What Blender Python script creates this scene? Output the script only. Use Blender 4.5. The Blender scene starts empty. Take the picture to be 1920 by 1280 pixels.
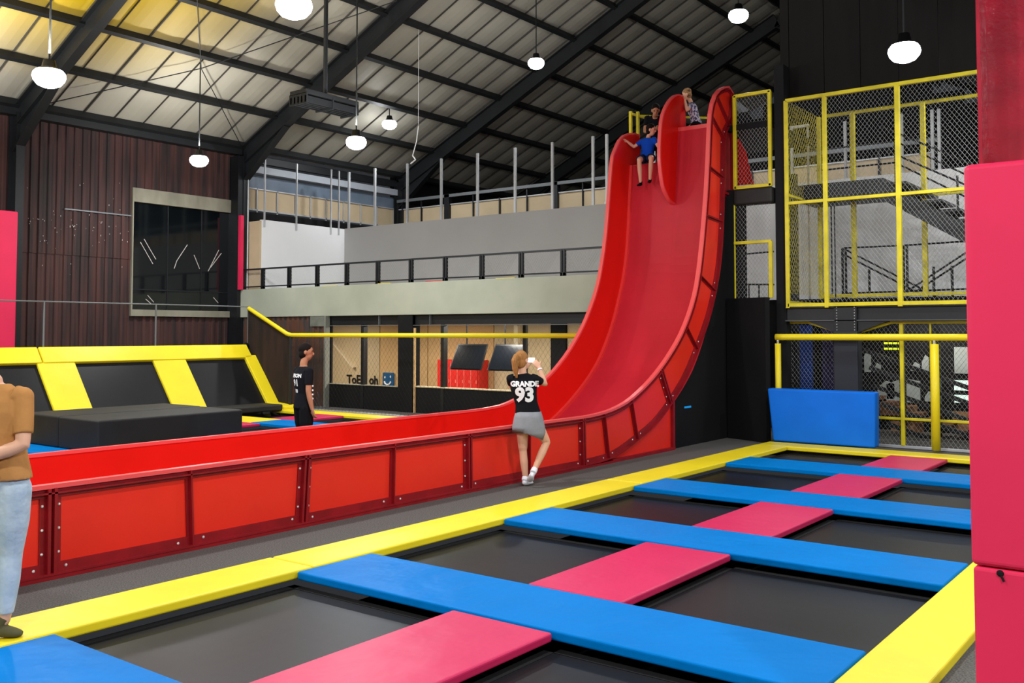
import bpy, bmesh, math, random
from mathutils import Vector, Matrix
from mathutils.bvhtree import BVHTree
random.seed(7)
S = bpy.context.scene
COL = S.collection
PI = math.pi

# ------------------------------------------------------------ camera, world, exposure
cam_d = bpy.data.cameras.new('camera')
cam_d.sensor_width = 36.0
cam_d.lens = 36.0 * 1785.4 / 1920
cam_d.shift_y = -(640 - 546.06) / 1920
cam_d.clip_start = 0.05
cam_d.clip_end = 200
cam = bpy.data.objects.new('camera', cam_d)
COL.objects.link(cam)
YAW, PITCH = math.radians(37.266), math.radians(2.4712)
cam.location = (0, 0, 1.8)
cam.rotation_euler = (math.radians(90) + PITCH, 0, YAW - math.radians(90))
S.camera = cam

w = bpy.data.worlds.new('world')
S.world = w
w.use_nodes = True
w.node_tree.nodes['Background'].inputs[0].default_value = (0.85, 0.9, 1.0, 1)
w.node_tree.nodes['Background'].inputs[1].default_value = 0.02
S.view_settings.view_transform = 'Standard'
S.view_settings.look = 'None'
S.view_settings.gamma = 1.0
S.view_settings.use_curve_mapping = False
S.view_settings.exposure = 0.70
LAMP_W = 62.0       # downward watts of each high-bay lamp
LAMP_UP = 120.0
ROOF_FILL = 205.0    # upward watts added above some lamps to brighten the roof
#    # LAMP_UP: watts that leak sideways and upward through the translucent reflector
# x, y, z, diameter, leak and roof fill factor
LAMPS = [(6.8, 13.6, 5.5, .46, 1.0), (12.85, 18.75, 5.72, .42, .5), (6.98, 8.42, 5.5, .42, 1.0),
         (12.82, 13.57, 5.5, .40, .7), (18.9, 18.68, 7.6, .41, .15), (18.9, 13.63, 8.45, .41, .15),
         (18.6, 8.17, 8.45, .42, .15), (13.02, 3.4, 5.5, .41, .15),
         # the same grid goes on outside the frame, plus an added side-bay row
         (0.8, 13.6, 5.5, .42, 1.0), (0.8, 8.4, 5.5, .42, 1.0), (0.8, 3.4, 5.5, .42, .7), (6.9, 18.75, 5.72, .42, .6),
         (0.5, -2.4, 5.2, .42, 3.0), (6.5, -2.4, 5.2, .42, 3.0), (12.5, -2.4, 5.2, .42, 1.2), (-5, -2.4, 5.2, .42, 1.2),  # unseen side-bay lamps, added as fill for the upright faces
         (6.9, 3.4, 5.5, .42, .7), (0.8, 18.75, 5.7, .42, .8), (-4.5, 13.6, 5.5, .42, 1.0), (-4.5, 5.5, 5.5, .42, 1.0)]

# ------------------------------------------------------------ materials
def lin(c):
    c = c / 255.0
    return c / 12.92 if c <= .04045 else ((c + .055) / 1.055) ** 2.4

MATS = {}
def mat(name, rgb, rough=.5, spec=.5, metal=0.0, var=0.0, vscale=4.0, bump=0.0, bscale=20.0, rgb2=None, stretch=(1, 1, 1), emit=0.0, bdist=.01, thr=None):
    if name in MATS: return MATS[name]
    m = bpy.data.materials.new(name)
    m.use_nodes = True
    nt = m.node_tree; N = nt.nodes; L = nt.links
    b = N['Principled BSDF']
    c1 = [lin(v) for v in rgb] + [1]
    b.inputs['Base Color'].default_value = c1
    b.inputs['Roughness'].default_value = rough
    b.inputs['Specular IOR Level'].default_value = spec
    b.inputs['Metallic'].default_value = metal
    if emit:
        b.inputs['Emission Color'].default_value = c1
        b.inputs['Emission Strength'].default_value = emit
    if var or bump or rgb2:
        tc = N.new('ShaderNodeTexCoord'); mp = N.new('ShaderNodeMapping')
        mp.inputs['Scale'].default_value = stretch
        geo = N.new('ShaderNodeNewGeometry')
        L.new(geo.outputs['Position'], mp.inputs['Vector'])
    if var or rgb2:
        n = N.new('ShaderNodeTexNoise'); n.inputs['Scale'].default_value = vscale; n.inputs['Detail'].default_value = 6
        L.new(mp.outputs['Vector'], n.inputs['Vector'])
        r = N.new('ShaderNodeValToRGB')
        lo, hi = thr or (.35, .65)
        r.color_ramp.elements[0].position = lo; r.color_ramp.elements[1].position = hi
        c2 = [lin(v) for v in rgb2] + [1] if rgb2 else [max(0, v * (1 - var)) for v in c1[:3]] + [1]
        r.color_ramp.elements[0].color = c1; r.color_ramp.elements[1].color = c2
        L.new(n.outputs['Fac'], r.inputs['Fac']); L.new(r.outputs['Color'], b.inputs['Base Color'])
    if bump:
        n2 = N.new('ShaderNodeTexNoise'); n2.inputs['Scale'].default_value = bscale; n2.inputs['Detail'].default_value = 3
        bp = N.new('ShaderNodeBump'); bp.inputs['Strength'].default_value = bump; bp.inputs['Distance'].default_value = bdist
        L.new(mp.outputs['Vector'], n2.inputs['Vector']); L.new(n2.outputs['Fac'], bp.inputs['Height']); L.new(bp.outputs['Normal'], b.inputs['Normal'])
    MATS[name] = m
    return m

M_CARPET = mat('carpet', (108, 105, 101), .95, .1, rgb2=(74, 72, 70), vscale=90, bump=.4, bscale=160)
M_YEL = mat('yellow_vinyl', (236, 214, 34), .42, .35, var=.06, vscale=2.5, bump=.35, bscale=3.5, bdist=.02)
M_BLUE = mat('blue_vinyl', (0, 114, 190), .42, .03, var=.06, vscale=2.2, bump=.45, bscale=3.2, bdist=.05)
M_BLUE2 = mat('blue_mat_vinyl', (8, 110, 222), .5, .15, var=.12, vscale=1.6, bump=.3, bscale=3, bdist=.02)
M_PINK = mat('pink_vinyl', (198, 36, 86), .42, .3, var=.04, vscale=2.4, bump=.45, bscale=3.0, bdist=.03)
M_PINKP = mat('pink_post_vinyl', (226, 40, 84), .5, .35, var=.08, vscale=1.3, bump=.3, bscale=2.2, bdist=.02)
M_BED = mat('trampoline_fabric', (22, 22, 25), .42, .2, var=.25, vscale=1.2, bump=.15, bscale=240, bdist=.002)
M_WEB = mat('black_webbing', (20, 20, 21), .8, .2)
M_PIT = mat('pit_black', (12, 12, 12), .95, .05)
M_BLACKF = mat('black_foam_cover', (34, 33, 30), .6, .35, var=.2, vscale=2, bump=.4, bscale=2.5, bdist=.02)
M_BLACKW = mat('black_painted_board', (20, 20, 22), .75, .2, var=.2, vscale=1.5)
M_BLKSTEEL = mat('black_steel', (24, 26, 29), .45, .4, var=.2, vscale=6)
M_DKSTEEL = mat('rafter_steel', (30, 32, 34), .5, .35, var=.2, vscale=3)
M_SLSURF = mat('slide_bed_red', (204, 42, 56), .42, .2, var=.10, vscale=1.6, bump=.05, bscale=8)
M_SLWALL = mat('slide_wall_red', (228, 26, 14), .33, .45, var=.05, vscale=1.5)
M_SLPANEL = mat('slide_panel_red', (236, 44, 28), .36, .4, var=.10, vscale=.9)
M_SLRIM = mat('slide_rim_red', (236, 84, 84), .3, .5)
M_SLFRAME = mat('slide_frame_dark_red', (148, 18, 28), .42, .4, var=.25, vscale=5)
M_BOLT = mat('bolt_zinc', (225, 220, 215), .35, .6, metal=.3)
M_DKRED = mat('column_oxide_red', (168, 26, 48), .22, .6, var=.3, vscale=7, bump=.45, bscale=45, bdist=.004)
M_YSTEEL = mat('yellow_painted_steel', (222, 205, 30), .45, .4, var=.22, vscale=5)
M_WIRE = mat('galvanised_wire', (150, 152, 150), .5, .4, metal=.2)
M_GALV = mat('galvanised_stud', (196, 198, 200), .4, .5, metal=.35, var=.15, vscale=3)
M_SLAB = mat('grey_green_render', (172, 175, 158), .85, .15, rgb2=(158, 163, 146), vscale=1.1)
M_GREYW = mat('grey_painted_wall', (172, 170, 168), .85, .15, var=.06, vscale=.6)
M_WHITEW = mat('white_painted_wall', (222, 222, 222), .8, .15, var=.04, vscale=1)
M_BEIGE = mat('bare_gypsum_beige', (196, 176, 144), .85, .15, var=.08, vscale=2.5)
M_OSB = mat('chipboard_tan', (205, 168, 118), .85, .15, rgb2=(186, 150, 104), vscale=60)
M_OSB2 = mat('chipboard_pale', (196, 174, 138), .85, .15, rgb2=(180, 160, 126), vscale=50)
M_CONC = mat('concrete_lintel', (150, 146, 128), .85, .15, var=.25, vscale=3, stretch=(1, 1, .4))
M_RUST = mat('rusty_cladding', (48, 39, 38), .7, .3, rgb2=(78, 50, 46), vscale=1.6, stretch=(4, 4, .3), bump=.2, bscale=6, thr=(.38, .62))
M_RUST2 = mat('rusty_cladding_grey', (70, 62, 58), .7, .3, rgb2=(96, 62, 46), vscale=2.6, stretch=(3, 3, .5), thr=(.4, .6))
M_SPECK = mat('peeled_paint_white', (196, 190, 184), .8, .2)
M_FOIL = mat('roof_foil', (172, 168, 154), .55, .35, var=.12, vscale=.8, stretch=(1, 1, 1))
M_ROOFBLK = mat('black_painted_roof', (30, 30, 33), .7, .25, var=.2, vscale=1)
M_GLASS = mat('dark_window_glass', (12, 16, 18), .06, .6)
M_SCREEN = mat('screen_glass', (16, 20, 26), .2, .5)
M_PLAST = mat('black_plastic', (16, 16, 17), .4, .4)
M_LOCK = mat('locker_red', (206, 42, 34), .4, .4, var=.06, vscale=3)
M_LOCKL = mat('locker_gap_pink', (232, 118, 104), .5, .3)
M_TEAL = mat('smile_board_blue', (20, 76, 118), .6, .3)
M_WHITE = mat('white_paint', (238, 238, 236), .6, .3)
M_TXTBLK = mat('black_lettering', (28, 26, 24), .7, .2)
M_NEON = mat('glowing_sign_yellow', (225, 250, 40), .5, .3, emit=.8)
M_PALEGREEN = mat('daylight_panel', (215, 240, 228), .6, .2, emit=.45)
M_BROWN = mat('brown_timber', (120, 82, 56), .7, .2, var=.3, vscale=3)
M_INDIGO = mat('indigo_banner', (52, 44, 84), .6, .2, var=.2, vscale=5)
M_NAVYB = mat('blue_banner', (10, 58, 140), .5, .3, var=.25, vscale=5)

def emis(name, rgb, s):
    m = bpy.data.materials.new(name); m.use_nodes = True
    nt = m.node_tree; nt.nodes.clear()
    e = nt.nodes.new('ShaderNodeEmission'); o = nt.nodes.new('ShaderNodeOutputMaterial')
    e.inputs[0].default_value = [lin(v) for v in rgb] + [1]; e.inputs[1].default_value = s
    nt.links.new(e.outputs[0], o.inputs[0]); return m
M_LAMP = emis('lamp_diffuser', (246, 250, 255), 14)
M_PHONE = emis('lit_screen', (240, 244, 255), 1.4)

# yellow cast of light painted into the foil colour near the eave (soft oval)
def foil_light_tint():
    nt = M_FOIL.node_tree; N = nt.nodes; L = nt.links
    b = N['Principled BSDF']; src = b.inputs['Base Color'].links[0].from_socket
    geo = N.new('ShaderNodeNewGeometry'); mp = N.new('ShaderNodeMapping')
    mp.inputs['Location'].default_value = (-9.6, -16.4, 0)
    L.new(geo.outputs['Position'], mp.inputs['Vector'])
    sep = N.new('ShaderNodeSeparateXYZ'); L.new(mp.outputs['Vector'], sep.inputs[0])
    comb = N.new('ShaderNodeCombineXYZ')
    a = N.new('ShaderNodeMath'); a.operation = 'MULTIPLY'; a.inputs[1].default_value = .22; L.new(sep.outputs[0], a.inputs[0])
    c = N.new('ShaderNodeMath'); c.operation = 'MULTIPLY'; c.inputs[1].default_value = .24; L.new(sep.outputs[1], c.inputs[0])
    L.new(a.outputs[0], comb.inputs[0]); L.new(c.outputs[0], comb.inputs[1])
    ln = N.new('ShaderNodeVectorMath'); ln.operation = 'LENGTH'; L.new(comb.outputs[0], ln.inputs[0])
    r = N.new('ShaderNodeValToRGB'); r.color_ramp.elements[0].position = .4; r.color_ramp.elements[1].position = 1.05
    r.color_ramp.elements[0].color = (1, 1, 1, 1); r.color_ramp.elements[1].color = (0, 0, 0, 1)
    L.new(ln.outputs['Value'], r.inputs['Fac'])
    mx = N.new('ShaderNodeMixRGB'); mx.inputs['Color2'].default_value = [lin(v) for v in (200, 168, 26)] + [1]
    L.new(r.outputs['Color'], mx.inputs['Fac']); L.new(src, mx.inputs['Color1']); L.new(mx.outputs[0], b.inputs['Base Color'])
foil_light_tint()

# ------------------------------------------------------------ mesh helpers
class MB:
    def __init__(s): s.v = []; s.f = []
    def add(s, vs, fs):
        o = len(s.v); s.v += [tuple(v) for v in vs]; s.f += [tuple(i + o for i in f) for f in fs]; return s
    def box(s, x0, x1, y0, y1, z0, z1):
        vs = [(x0, y0, z0), (x1, y0, z0), (x1, y1, z0), (x0, y1, z0), (x0, y0, z1), (x1, y0, z1), (x1, y1, z1), (x0, y1, z1)]
        return s.add(vs, [(3, 2, 1, 0), (4, 5, 6, 7), (0, 1, 5, 4), (1, 2, 6, 5), (2, 3, 7, 6), (3, 0, 4, 7)])
    def quad(s, a, b, c, d): return s.add([a, b, c, d], [(0, 1, 2, 3)])
    def hexa(s, p):   # 8 points: bottom ring then top ring
        return s.add(p, [(3, 2, 1, 0), (4, 5, 6, 7), (0, 1, 5, 4), (1, 2, 6, 5), (2, 3, 7, 6), (3, 0, 4, 7)])
    def prism(s, poly, axis, a, b):   # poly 2D in the two other axes, extruded along axis from a to b
        def P(p, t):
            if axis == 'y': return (p[0], t, p[1])
            if axis == 'x': return (t, p[0], p[1])
            return (p[0], p[1], t)
        n = len(poly)
        vs = [P(p, a) for p in poly] + [P(p, b) for p in poly]
        fs = [tuple(range(n))[::-1], tuple(range(n, 2 * n))] + [(i, (i + 1) % n, n + (i + 1) % n, n + i) for i in range(n)]
        return s.add(vs, fs)
    def beam(s, a, b, w, h, up=(0, 0, 1)):   # rectangular bar between two points
        a = Vector(a); b = Vector(b); t = (b - a).normalized(); u = Vector(up)
        sd = t.cross(u)
        if sd.length < 1e-4: sd = t.cross(Vector((1, 0, 0)))
        sd.normalize(); u = sd.cross(t).normalized()
        p = []
        for c in (a, b):
            for i, j in ((-1, -1), (1, -1), (1, 1), (-1, 1)): p.append(c + sd * i * w / 2 + u * j * h / 2)
        return s.add(p, [(0, 1, 2, 3), (7, 6, 5, 4), (0, 4, 5, 1), (1, 5, 6, 2), (2, 6, 7, 3), (3, 7, 4, 0)])
    def tube(s, pts, r, n=8, caps=True):
        pts = [Vector(p) for p in pts]; rr = r if isinstance(r, (list, tuple)) else [r] * len(pts)
        vs = []; prev = None
        for i, p in enumerate(pts):
            t = (pts[min(i + 1, len(pts) - 1)] - pts[max(i - 1, 0)]).normalized()
            if prev is None:
                a = t.cross(Vector((0, 0, 1)))
                if a.length < .05: a = t.cross(Vector((1, 0, 0)))
            else: a = prev - t * prev.dot(t)
            a.normalize(); prev = a; c = t.cross(a)
            for k in range(n):
                q = 2 * PI * k / n
                vs.append(p + (a * math.cos(q) + c * math.sin(q)) * rr[i])
        fs = []
        for i in range(len(pts) - 1):
            for k in range(n):
                k2 = (k + 1) % n
                fs.append((i * n + k, i * n + k2, (i + 1) * n + k2, (i + 1) * n + k))
        if caps: fs += [tuple(range(n))[::-1], tuple(range((len(pts) - 1) * n, len(pts) * n))]
        return s.add(vs, fs)
    def loft(s, rings, side, n=16):   # rings: (center, halfwidth, halfdepth) with common side vector
        side = Vector(side).normalized(); cs = [Vector(r[0]) for r in rings]; vs = []
        for i, (c, a, b) in enumerate(rings):
            c = Vector(c); t = (cs[min(i + 1, len(cs) - 1)] - cs[max(i - 1, 0)]).normalized()
            sd = (side - t * side.dot(t)).normalized(); dp = t.cross(sd)
            for k in range(n):
                q = 2 * PI * k / n
                vs.append(c + sd * math.cos(q) * a + dp * math.sin(q) * b)
        fs = []
        for i in range(len(rings) - 1):
            for k in range(n):
                k2 = (k + 1) % n
                fs.append((i * n + k, i * n + k2, (i + 1) * n + k2, (i + 1) * n + k))
        fs += [tuple(range(n))[::-1], tuple(range((len(rings) - 1) * n, len(rings) * n))]
        return s.add(vs, fs)
    def ellipsoid(s, c, r, axes=None, n=14, m=9):
        c = Vector(c); ax = axes or (Vector((1, 0, 0)), Vector((0, 1, 0)), Vector((0, 0, 1)))
        vs = [c + ax[2] * r[2]]
        for i in range(1, m):
            th = PI * i / m
            for k in range(n):
                q = 2 * PI * k / n
                vs.append(c + ax[0] * r[0] * math.sin(th) * math.cos(q) + ax[1] * r[1] * math.sin(th) * math.sin(q) + ax[2] * r[2] * math.cos(th))
        vs.append(c - ax[2] * r[2]); fs = [(0, 1 + k, 1 + (k + 1) % n) for k in range(n)]
        for i in range(m - 2):
            for k in range(n):
                a = 1 + i * n + k; b = 1 + i * n + (k + 1) % n
                fs.append((a, a + n, b + n, b))
        e = len(vs) - 1; o = 1 + (m - 2) * n
        fs += [(e, o + (k + 1) % n, o + k) for k in range(n)]
        return s.add(vs, fs)
    def build(s, name, m, parent=None, bevel=0, seg=2, smooth=False, remesh=0, sm_it=4, recalc=True):
        me = bpy.data.meshes.new(name)
        off = world_loc(parent)
        me.from_pydata([(v[0] - off[0], v[1] - off[1], v[2] - off[2]) for v in s.v], [], s.f)
        if recalc or remesh:
            bm = bmesh.new(); bm.from_mesh(me); bmesh.ops.recalc_face_normals(bm, faces=bm.faces); bm.to_mesh(me); bm.free()
        o = bpy.data.objects.new(name, me); COL.objects.link(o)
        if m: me.materials.append(m)
        if remesh:
            md = o.modifiers.new('r', 'REMESH'); md.mode = 'VOXEL'; md.voxel_size = remesh
            dg = bpy.context.evaluated_depsgraph_get(); ev = o.evaluated_get(dg)
            nm = bpy.data.meshes.new_from_object(ev); o.modifiers.clear()
            o.data = nm; nm.name = name
            bm = bmesh.new(); bm.from_mesh(nm)
            for _ in range(sm_it): bmesh.ops.smooth_vert(bm, verts=bm.verts, factor=.5, use_axis_x=True, use_axis_y=True, use_axis_z=True)
            bm.to_mesh(nm); bm.free()
            if not nm.materials: nm.materials.append(m)
            smooth = True; me = nm
        if bevel:
            b = o.modifiers.new('bevel', 'BEVEL'); b.width = bevel; b.segments = seg; b.limit_method = 'ANGLE'; b.angle_limit = math.radians(40)
        if smooth:
            for p in o.data.polygons: p.use_smooth = True
        if parent: o.parent = parent
        return o

def world_loc(o):
    v = Vector((0, 0, 0))
    while o is not None: v += Vector(o.location); o = o.parent
    return v
def tag(o, label, cat, group=None):
    o['label'] = label; o['category'] = cat
    if group: o['group'] = group
    return o
def thing(name, label, cat, loc=(0, 0, 0), group=None):
    o = bpy.data.objects.new(name, None); COL.objects.link(o); o.location = loc; o.empty_display_size = .1
    return tag(o, label, cat, group)
def struct(o): o['kind'] = 'structure'; return o
def sgroup(name, loc=(0, 0, 0)):
    o = bpy.data.objects.new(name, None); COL.objects.link(o); o.location = loc; o.empty_display_size = .1; return struct(o)
def stuff(o): o['kind'] = 'stuff'; return o
def one(mb, name, m, label, cat, loc, group=None, **k):
    """single mesh thing with its origin at loc"""
    mb.v = [(v[0] - loc[0], v[1] - loc[1], v[2] - loc[2]) for v in mb.v]
    o = mb.build(name, m, None, **k); o.location = loc
    return tag(o, label, cat, group)
def B(*a): return MB().box(*a)

# ------------------------------------------------------------ room shell
def roof_z(y): return 6.8 + .48 * (21.4 - y) if y > 11 else 11.79 - .48 * (11 - y)
fl = MB()
X0, X1, Y0, Y1 = -8.0, 34.0, -4.0, 21.4
PITS = [(-.6, 14.42, 1.3, 5.95), (4.3, 14.42, 9.6, 17.75)]
ys = sorted({Y0, Y1, 1.3, 5.95, 9.6, 17.75})
for a, b in zip(ys[:-1], ys[1:]):
    pit = [p for p in PITS if p[2] <= a and b <= p[3]]
    if pit: fl.box(X0, pit[0][0], a, b, -.12, 0); fl.box(pit[0][1], X1, a, b, -.12, 0)
    else: fl.box(X0, X1, a, b, -.12, 0)
struct(fl.build('floor', M_CARPET))
pm = MB()
for p in PITS: pm.box(p[0], p[1], p[2], p[3], -.5, -.45)
struct(pm.build('floor_pit', M_PIT))

ceil_l = sgroup('ceiling')
# left slope: foil faced sheets, one strip each, slightly bowed, with a lipped joint
xs = 3.15
sw = .75
i = 0
while xs < 33.9:
    m = MB(); n = 4
    for q in range(n):
        t0, t1 = q / n, (q + 1) / n
        x0, x1 = xs + .004 + (sw - .008) * t0, xs + .004 + (sw - .008) * t1
        b0, b1 = -.03 * math.sin(PI * t0), -.03 * math.sin(PI * t1)
        ysl = [21.45, 18.8, 16.2, 13.6, 10.99]
        for ya, yb in zip(ysl[:-1], ysl[1:]):
            m.hexa([(x0, ya, roof_z(ya) + b0), (x1, ya, roof_z(ya) + b1), (x1, yb, roof_z(yb) + b1), (x0, yb, roof_z(yb) + b0),
                    (x0, ya, roof_z(ya) + .05), (x1, ya, roof_z(ya) + .05), (x1, yb, roof_z(yb) + .05), (x0, yb, roof_z(yb) + .05)])
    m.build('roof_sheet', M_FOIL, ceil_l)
    j = MB(); wj = random.choice((.01, .016, .028))
    j.beam((xs, 21.4, roof_z(21.4) - .02), (xs, 11, roof_z(11) - .02), wj, .05); j.build('sheet_joint', mat('joint_tape', (66, 64, 60), .7, .3), ceil_l)
    xs += sw; i += 1
m = MB(); m.hexa([(-8, 21.45, 6.78), (3.15, 21.45, 6.78), (3.15, 11, 11.79), (-8, 11, 11.79), (-8, 21.45, 6.85), (3.15, 21.45, 6.85), (3.15, 11, 11.86), (-8, 11, 11.86)])
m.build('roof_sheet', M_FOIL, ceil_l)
# right slope, black painted sheets
xs = -8.0
while xs < 33.9:
    m = MB(); x1 = xs + 1.5 - .015
    m.hexa([(xs, 11, 11.79), (x1, 11, 11.79), (x1, .6, 6.8), (xs, .6, 6.8), (xs, 11, 11.84), (x1, 11, 11.84), (x1, .6, 6.85), (xs, .6, 6.85)])
    m.build('roof_sheet', M_ROOFBLK, ceil_l); xs += 1.5
# purlins
for k in range(8):
    y = 21.1 - k * 1.32
    if y < 11: break
    m = MB(); z = roof_z(y) - .13
    m.beam((-8, y, z), (34, y, z), .075, .17, (0, .43, .9)); m.beam((-8, y - .05, z - .08), (34, y - .05, z - .08), .11, .02, (0, .43, .9))
    m.build('purlin', M_DKSTEEL, ceil_l)
for k in range(8):
    y = 10.4 - k * 1.32
    m = MB(); z = roof_z(y) - .13
    m.beam((-8, y, z), (34, y, z), .075, .17, (0, -.43, .9)); m.build('purlin', M_DKSTEEL, ceil_l)
# low bay over the camera side
B(-8, 34, -4, .6, 6.7, 6.8).build('side_bay_roof', M_ROOFBLK, ceil_l)

struct(B(-8, 34, -4.2, -4, -.12, 6.8).build('wall_right', M_BLACKW))
struct(B(-8.2, -8, -4.2, 21.6, -.12, 12).build('wall_back', M_GREYW))
gb = sgroup('wall_far', (34, 0, 0))
y = -4.0
while y < 21.4:
    y1 = min(y + 1.0, 21.4); zt = min(roof_z(max(.6, y)), roof_z(max(.6, y1)))
    B(34, 34.1, y, y1 - .012, -.1, zt).build('board', M_BLACKW, gb); y = y1

# portal frames
def frame(x, where):
    t = thing('portal_frame', 'dark steel portal frame, %s' % where, 'steel frame', (x, 11, 11))
    for sgn, ye in ((1, 21.15), (-1, .85)):
        m = MB(); yr = 11
        a = Vector((x, ye, 6.8 - .3 + .0)); b = Vector((x, 11, 11.79 - .42))
        up = (0, .43 * sgn, .9)
        m.beam(a, b, .012, .42, up)
        n = Vector(up).normalized()
        m.beam(a + n * .21, b + n * .21, .2, .018, up); m.beam(a - n * .21, b - n * .21, .2, .018, up)
        # haunch at the eave
        m.build('rafter', M_DKSTEEL, t)
        h = MB(); d = (b - a).normalized(); p2 = a + d * 2.0
        h.prism([(a.y, a.z - .75), (a.y, a.z - .2), (p2.y, p2.z - .2), (p2.y, p2.z - .26)], 'x', x - .012, x + .012)
        q0 = Vector((x, a.y, a.z - .75)); h.beam(q0, (x, p2.y, p2.z - .26), .2, .018, up); h.build('haunch', M_DKSTEEL, t)
    zb = 0 if x < 16 else 0
    if x > 5:
        c = MB(); c.box(x - .09, x + .09, 20.98, 21.0, 0, 6.6); c.box(x - .09, x + .09, 21.32, 21.34, 0, 6.6); c.box(x - .008, x + .008, 21.0, 21.32, 0, 6.6)
        c.build('column', M_BLKSTEEL, t)
    return t
frame(9.9, 'the nearest at top left above the rusty wall')
frame(15.85, 'the long diagonal one rising above the left end of the balcony')
frame(21.9, 'the one behind the studs, rising towards the tower')
frame(27.9, 'the faint far one in the dark behind the slide tower')

# roof bracing rods
def rod(a, b, label, r=.012):
    return one(MB().tube([a, b], r, 6), 'bracing_rod', M_DKSTEEL, label, 'rod', a)
def rp(x, y, d=.25): return (x, y, roof_z(y) - d)
node = rp(12.85, 18.72)
rod(rp(10.1, 21.0), node, 'thin bracing rod from the bottom of the nearest frame to the purlin node')
rod(node, rp(15.7, 21.0), 'thin bracing rod running down from the purlin node to the balcony corner')
rod(node, rp(10.2, 15.2), 'thin bracing rod running up and left from the purlin node')
rod(node, rp(15.7, 15.3), 'thin bracing rod rising right from the purlin node to the diagonal frame')

# ------------------------------------------------------------ left corrugated wall
wl = sgroup('wall_left', (0, 21.4, 0))
def corr(x0, x1, z0, z1, mt, y=21.4, axis='x', pitch=.2, dep=.035):
    m = MB(); pts = []; x = x0
    while x < x1 - 1e-4:
        for dx, dd in ((0, 0), (.5, 0), (.58, dep), (.92, dep)):
            xx = x + dx * pitch
            if xx <= x1: pts.append((xx, dd))
        x += pitch
    pts.append((x1, pts[-1][1]))
    nz = max(1, int((z1 - z0) / 1.5))
    for (a, da), (b, db) in zip(pts[:-1], pts[1:]):
        for k in range(nz):
            za, zb = z0 + (z1 - z0) * k / nz, z0 + (z1 - z0) * (k + 1) / nz
            if axis == 'x': m.quad((a, y - da, za), (b, y - db, za), (b, y - db, zb), (a, y - da, zb))
            else: m.quad((y - da, a, za), (y - db, b, za), (y - db, b, zb), (y - da, a, zb))
    return m
def solid(o, t=.02):
    md = o.modifiers.new('s', 'SOLIDIFY'); md.thickness = t; md.offset = 1; return o
x = -8.0
while x < 15.8:
    x1 = min(x + 1.0, 15.8)
    if x1 <= 12.8 or x >= 15.7:
        corr(x, x1 - .004, 0, 3.62 + .02 * random.random(), M_RUST).build('cladding_sheet', M_RUST, wl, recalc=False)
        corr(x, x1 - .004, 3.58, 6.62, M_RUST, 21.385).build('cladding_sheet', M_RUST, wl, recalc=False)
    else:
        xa = max(x, 12.78)
        if x < 12.78:
            corr(x, 12.78, 0, 3.62, M_RUST).build('cladding_sheet', M_RUST, wl, recalc=False)
            corr(x, 12.78, 3.58, 6.62, M_RUST, 21.385).build('cladding_sheet', M_RUST, wl, recalc=False)
        corr(xa, min(x1, 15.8), 0, 2.2, M_RUST).build('cladding_sheet', M_RUST, wl, recalc=False)
        corr(xa, min(x1, 15.8), 5.33, 6.62, M_RUST, 21.385).build('cladding_sheet', M_RUST, wl, recalc=False)
    x = x1
B(-8, 15.8, 21.45, 21.6, 0, 6.7).build('backing', M_BLACKW, wl)
# white paint chips at the sheet fixings
m = MB()
for k in range(80):
    cx = random.uniform(9.9, 12.7); cz = random.choice([random.uniform(3.8, 5.0), random.uniform(2.5, 5.8), 4.25 + random.uniform(-.1, .1)]); r = random.uniform(.004, .011)
    m.box(cx, cx + r, 21.335, 21.345, cz, cz + r * random.uniform(1, 4))
stuff(m.build('paint_chips', M_SPECK, wl))
m = MB(); m.box(11.1, 12.75, 21.33, 21.37, 4.62, 4.65); m.build('flashing', mat('dull_steel', (112, 116, 118), .5, .4, metal=.2), wl)
m = MB(); m.box(-8, 15.8, 21.1, 21.36, 6.55, 6.75); struct(m.build('trim_1', M_DKSTEEL))
m = MB(); m.box(-8, 9.9, 21.2, 21.38, 5.7, 6.55); 
# window
win = sgroup('window_1', (12.78, 21.4, 2.3))
B(12.78, 15.76, 21.30, 21.5, 4.99, 5.33).build('lintel', M_CONC, win)
B(12.78, 15.76, 21.30, 21.5, 2.2, 2.36).build('sill', M_CONC, win)
B(12.755, 12.79, 21.29, 21.5, 2.2, 5.33).build('window_frame', M_CONC, win)
for a, b in ((12.80, 13.78), (13.80, 14.76), (14.78, 15.74)):
    B(a, b, 21.40, 21.42, 2.36, 4.99).build('pane', M_GLASS, win)
B(13.78, 13.80, 21.385, 21.43, 2.36, 4.99).build('mullion', M_BLKSTEEL, win)
B(14.76, 14.78, 21.385, 21.43, 2.36, 4.99).build('mullion', M_BLKSTEEL, win)
B(12.8, 15.74, 21.38, 21.43, 2.84, 2.87).build('transom', M_BLKSTEEL, win)
st = MB()
for a, b in (((13.03, 4.02), (13.38, 3.5)), ((13.13, 4.1), (13.46, 3.62)), ((14.35, 4.05), (14.05, 3.62)), ((14.05, 3.62), (13.98, 3.42)), ((15.3, 3.98), (14.98, 3.4)), ((15.38, 3.9), (15.05, 3.5)), ((14.55, 3.8), (14.72, 3.45)), ((13.25, 2.72), (13.42, 2.55)), ((15.15, 2.72), (15.3, 2.58)), ((13.2, 2.62), (13.36, 2.5))):
    st.beam((a[0], 21.39, a[1]), (b[0], 21.39, b[1]), .012, .014)
stuff(st.build('tape_smears', M_SPECK, win))
struct(B(15.60, 15.84, 21.0, 21.4, 0, 6.5).build('trim_2', M_BLKSTEEL))

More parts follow.
